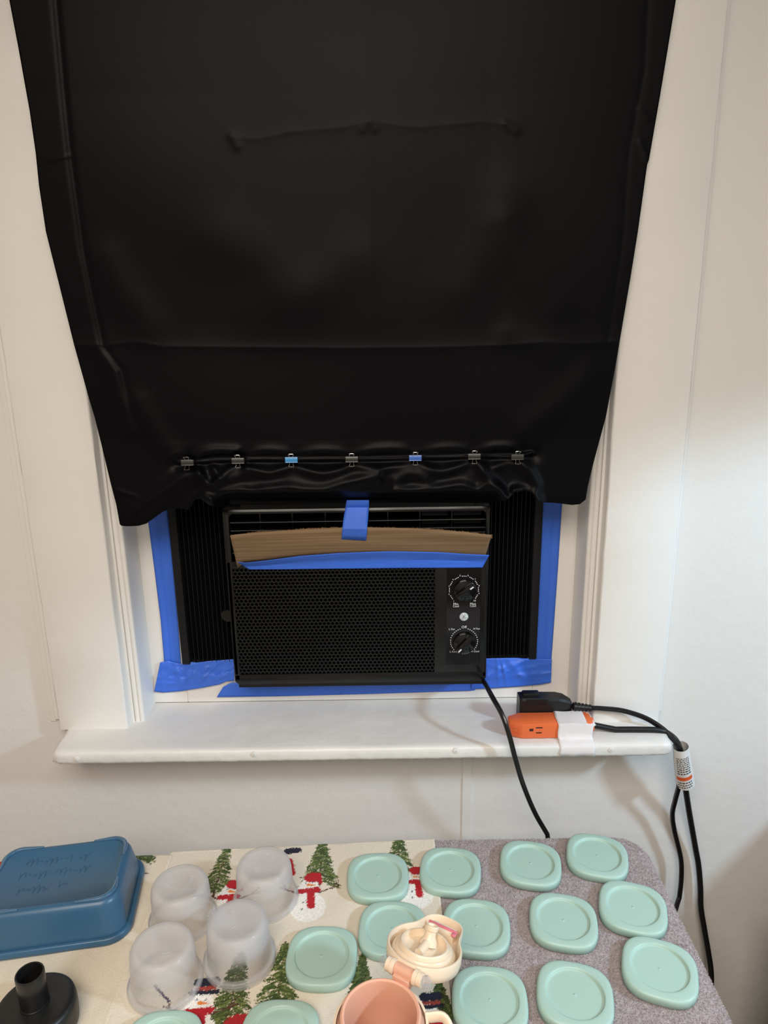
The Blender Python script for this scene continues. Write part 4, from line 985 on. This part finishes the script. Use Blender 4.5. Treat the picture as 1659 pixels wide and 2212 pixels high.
# plug head
PB = atY(1123, 1520, -.030); PE = atY(1240, 1520, -.030)
x0, x1 = PB[0], PE[0] - .002; zb = SILL + .0012; zt_ = .9395
bm = bmesh.new(); fy, by = -.031, -.004
prof_ = [(x0, fy + .003, zt_ - .0005), (x0 + .004, fy, zt_), (x1 - .024, fy, zt_ - .001), (x1 - .012, fy + .001, zt_ - .004), (x1, fy + .004, zt_ - .010)]
V = []
for x, y, z in prof_:
    zb_ = zb + (.004 if x > x1 - .005 else 0); yb2 = by - (.006 if x > x1 - .005 else 0)
    V += [(x, y, zb_), (x, y, z - .003), (x, y + .003, z), (x, yb2 - .003, z), (x, yb2, z - .003), (x, yb2, zb_)]
F = []
for i in range(len(prof_) - 1):
    for k in range(6): F.append((i * 6 + k, i * 6 + (k + 1) % 6, (i + 1) * 6 + (k + 1) % 6, (i + 1) * 6 + k))
F += [tuple(range(5, -1, -1)), tuple((len(prof_) - 1) * 6 + k for k in range(6))]
plug = link_mesh('plug', V, F, M['plug'], pc, True, angle=25)
q0, q1 = atY(1137, 1511, fy), atY(1183, 1523, fy)
b = MB(); b.box(q0[0], q1[0], fy - .0007, fy + .0005, q1[2], q0[2], .0004); lp = b.build('rating_panel', M['plug'], plug)
b = MB()
for k in range(4): zz = q1[2] + (q0[2] - q1[2]) * (k + .5) / 4; b.box(q0[0] + .002, q1[0] - .002, fy - .0011, fy - .0006, zz - .0005, zz + .0005)
b.build('raised_line', M['plug'], plug)
q = atY(1194, 1525, fy); b = MB(); b.lathe([(.0001, .0008), (.0016, .0008), (.002, 0)], 14, Matrix.Translation((q[0], fy, q[2])) @ Matrix.Rotation(PI / 2, 4, 'X')); b.build('screw', M['cable'], plug, True)
b = MB(); b.box(x0 + .006, x0 + .034, -.020, -.006, zt_ - .004, zt_ + .0035, .003); b.build('test_button', M['plug'], plug, True)

# orange three-way outlet on its own cord
ec = thing('extension_cord', 'black extension cord with an orange outlet block lying on the sill\'s right end', 'extension cord', (0, 0, 0))
bx0, bx1 = .1905, .3205; by0, by1 = -.0665, -.0320; bz0, bz1 = SILL + .0012, .9168
# plan outline: tapered left end
plan = [(bx0, -.058), (bx0 + .019, by0), (bx1 - .006, by0), (bx1, -.061), (bx1, -.038), (bx1 - .006, by1), (bx0 + .019, by1), (bx0, -.042)]
bm = bmesh.new(); vs_ = [bm.verts.new((x, y, bz0)) for x, y in plan]; fc = bm.faces.new(vs_); e = bmesh.ops.extrude_face_region(bm, geom=[fc])
for q in e['geom']:
    if isinstance(q, bmesh.types.BMVert): q.co.z = bz1
bmesh.ops.recalc_face_normals(bm, faces=bm.faces[:]); bmesh.ops.bevel(bm, geom=bm.edges[:], offset=.0014, segments=2, profile=.5, affect='EDGES')
b = MB(); b.bm(bm); blk = b.build('outlet_block', M['orange'], ec, True, 40)
fr = by0 - .0002
def slot(pxa, pya, pxb, pyb):
    a = atY(pxa, pya, fr); c = atY(pxb, pyb, fr); s2 = MB(); s2.box(min(a[0], c[0]), max(a[0], c[0]), fr - .0002, fr + .0006, min(a[2], c[2]), max(a[2], c[2])); s2.build('outlet_slot', M['hole'], blk)
slot(1158, 1571.2, 1172, 1573.2); slot(1158, 1582, 1170, 1584); slot(1144, 1574.5, 1152, 1579.5)
a = atY(1110, 1573, -.0632)
b = MB(); dv = Vector((.019, -.0085, 0)).normalized(); c0 = Vector((bx0 + .0095, -.0629, .9035)); nrm = Vector((-.0085, -.019, 0)).normalized()
Mf = Matrix(((dv.x, nrm.x, 0, c0.x), (dv.y, nrm.y, 0, c0.y), (0, 0, 1, c0.z), (0, 0, 0, 1)))
for q0_, q1_ in (((-.0065, -.0055), (.0065, -.0055)), ((.0065, -.0055), (.0065, .0055)), ((.0065, .0055), (-.0065, .0055)), ((-.0065, .0055), (-.0065, -.0055))):
    b.tube([Mf @ Vector((q0_[0], .0003, q0_[1])), Mf @ Vector((q1_[0], .0003, q1_[1]))], .0006, 6)
b.build('socket_frame', M['orange'], blk, True)
b = MB(); b.tube([(bx1 - .002, -.0495, .9045), (bx1 + .003, -.0495, .9045)], [.0118, .0105], 20); b.build('end_boss', M['orange'], ec, True)
c2 = [np.array([bx1 + .002, -.0495, .9035])] + path3([(1330, 1576, -.050), (1380, 1576, -.051), (1425, 1578, -.052), (1448, 1588, -.054), (1464, 1606, -.057), (1472, 1640, -.0530), (1479, 1690, -.042), (1488, 1750, -.026), (1502, 1830, -.015), (1509, 1870, -.013), (1513, 1920, -.013), (1514, 1960, -.014), (1522, 2010, -.018), (1530, 2056, -.022), (1536, 2100, -.028), (1536, 2150, -.036)])
c2 += spline([c2[-1], np.array([.565, -.045, .25]), np.array([.57, -.06, .03]), np.array([.52, -.10, .010]), np.array([.40, -.14, .010])], 6)[1:]
b = MB(); b.tube(c2, .0048, 14); b.build('cord', M['cord'], ec, True)
# paper tape over the block
cx0, cx1 = atY(1205, 1575, by0)[0], atY(1279, 1575, by0)[0]
pf = [(by1 - .001, bz1 - .004), (by1 + .0005, bz1 + .0006), (-.050, bz1 + .0012), (by0 - .0006, bz1 + .0006), (by0 - .0014, bz1 - .003), (by0 - .0016, .902), (by0 - .0024, .8945), (by0 - .006, SILL + .0012), (-.0775, SILL + .0009), (-.0830, SILL - .0012), (-.0852, SILL - .0055), (-.0856, SILL - .012), (-.0852, SILL - .0195)]
nu = 16; V = []
for i in range(nu):
    t = i / (nu - 1)
    for k, (y, z) in enumerate(pf):
        sag = -.004 * max(0, t - .72) / .28 if k < 6 else 0
        V.append((cx0 + (cx1 - cx0 + (.0055 if k < 4 else .001)) * t + .0006 * math.sin(k * 2.1), y + (.0004 * math.sin(t * 13 + k)), z + sag * (1 if k < 4 else .4) + .0003 * math.sin(t * 9 + k * 1.7)))
n = len(pf); F = [(i * n + k, (i + 1) * n + k, (i + 1) * n + k + 1, i * n + k + 1) for i in range(nu - 1) for k in range(n - 1)]
o = link_mesh('tape_strip', V, F, M['white_tape'], None, True, angle=50)
md = o.modifiers.new('thickness', 'SOLIDIFY'); md.thickness = .0003; md.offset = 0
setp(o, 'white paper tape holding the orange outlet block to the sill', 'tape')
# wrap-round warning label on the power cord
lp_ = [np.array(p) for p in path3([(1470, 1612, -.0665), (1474, 1645, -.062), (1480, 1692, -.052)])]
wl = MB(); pts = [p + np.array([0, -.0, 0]) for p in lp_]
wl.tube(pts, [.0118 + .0026 * k / (len(pts) - 1) for k in range(len(pts))], 20, 1.0, False); wlo = wl.build('warning_label', M['label'], pc, True)
ax = Vector(lp_[-1] - lp_[0]); axn = ax.normalized(); sd = Vector((1, 0, 0)); sd = (sd - axn * sd.dot(axn)).normalized(); fn = sd.cross(axn).normalized()
if fn.y > 0: fn = -fn
def onlabel(s_, a_, lift=.0003):
    i = s_ * (len(lp_) - 1); k = min(int(i), len(lp_) - 2); c = Vector(lp_[k]).lerp(Vector(lp_[k + 1]), i - k); r__ = .0118 + .0026 * s_ + lift
    return c + sd * math.sin(a_) * r__ + fn * math.cos(a_) * r__
def lab_quad(mb, s0, s1, a0, a1):
    V = []; n = 8
    for k in range(n + 1):
        a_ = a0 + (a1 - a0) * k / n; V += [onlabel(s0 - .02 * a_, a_), onlabel(s1 - .02 * a_, a_)]
    mb.add(V, [(2 * k, 2 * k + 2, 2 * k + 3, 2 * k + 1) for k in range(n)])
b = MB(); lab_quad(b, .72, .79, -1.2, .7); b.build('warning_band', M['label_orange'], wlo)
b = MB()
for k in range(9):
    s0 = .22 + .052 * k; a0 = -1.0
    while a0 < .55:
        a1 = a0 + random.uniform(.12, .34); lab_quad(b, s0, s0 + .022, a0, min(a1, .6)); a0 = a1 + .09
for k in range(3):
    s0 = .83 + .05 * k; a0 = -1.1
    while a0 < .5:
        a1 = a0 + random.uniform(.12, .3); lab_quad(b, s0, s0 + .02, a0, min(a1, .6)); a0 = a1 + .09
b.build('small_print', M['ink'], wlo)
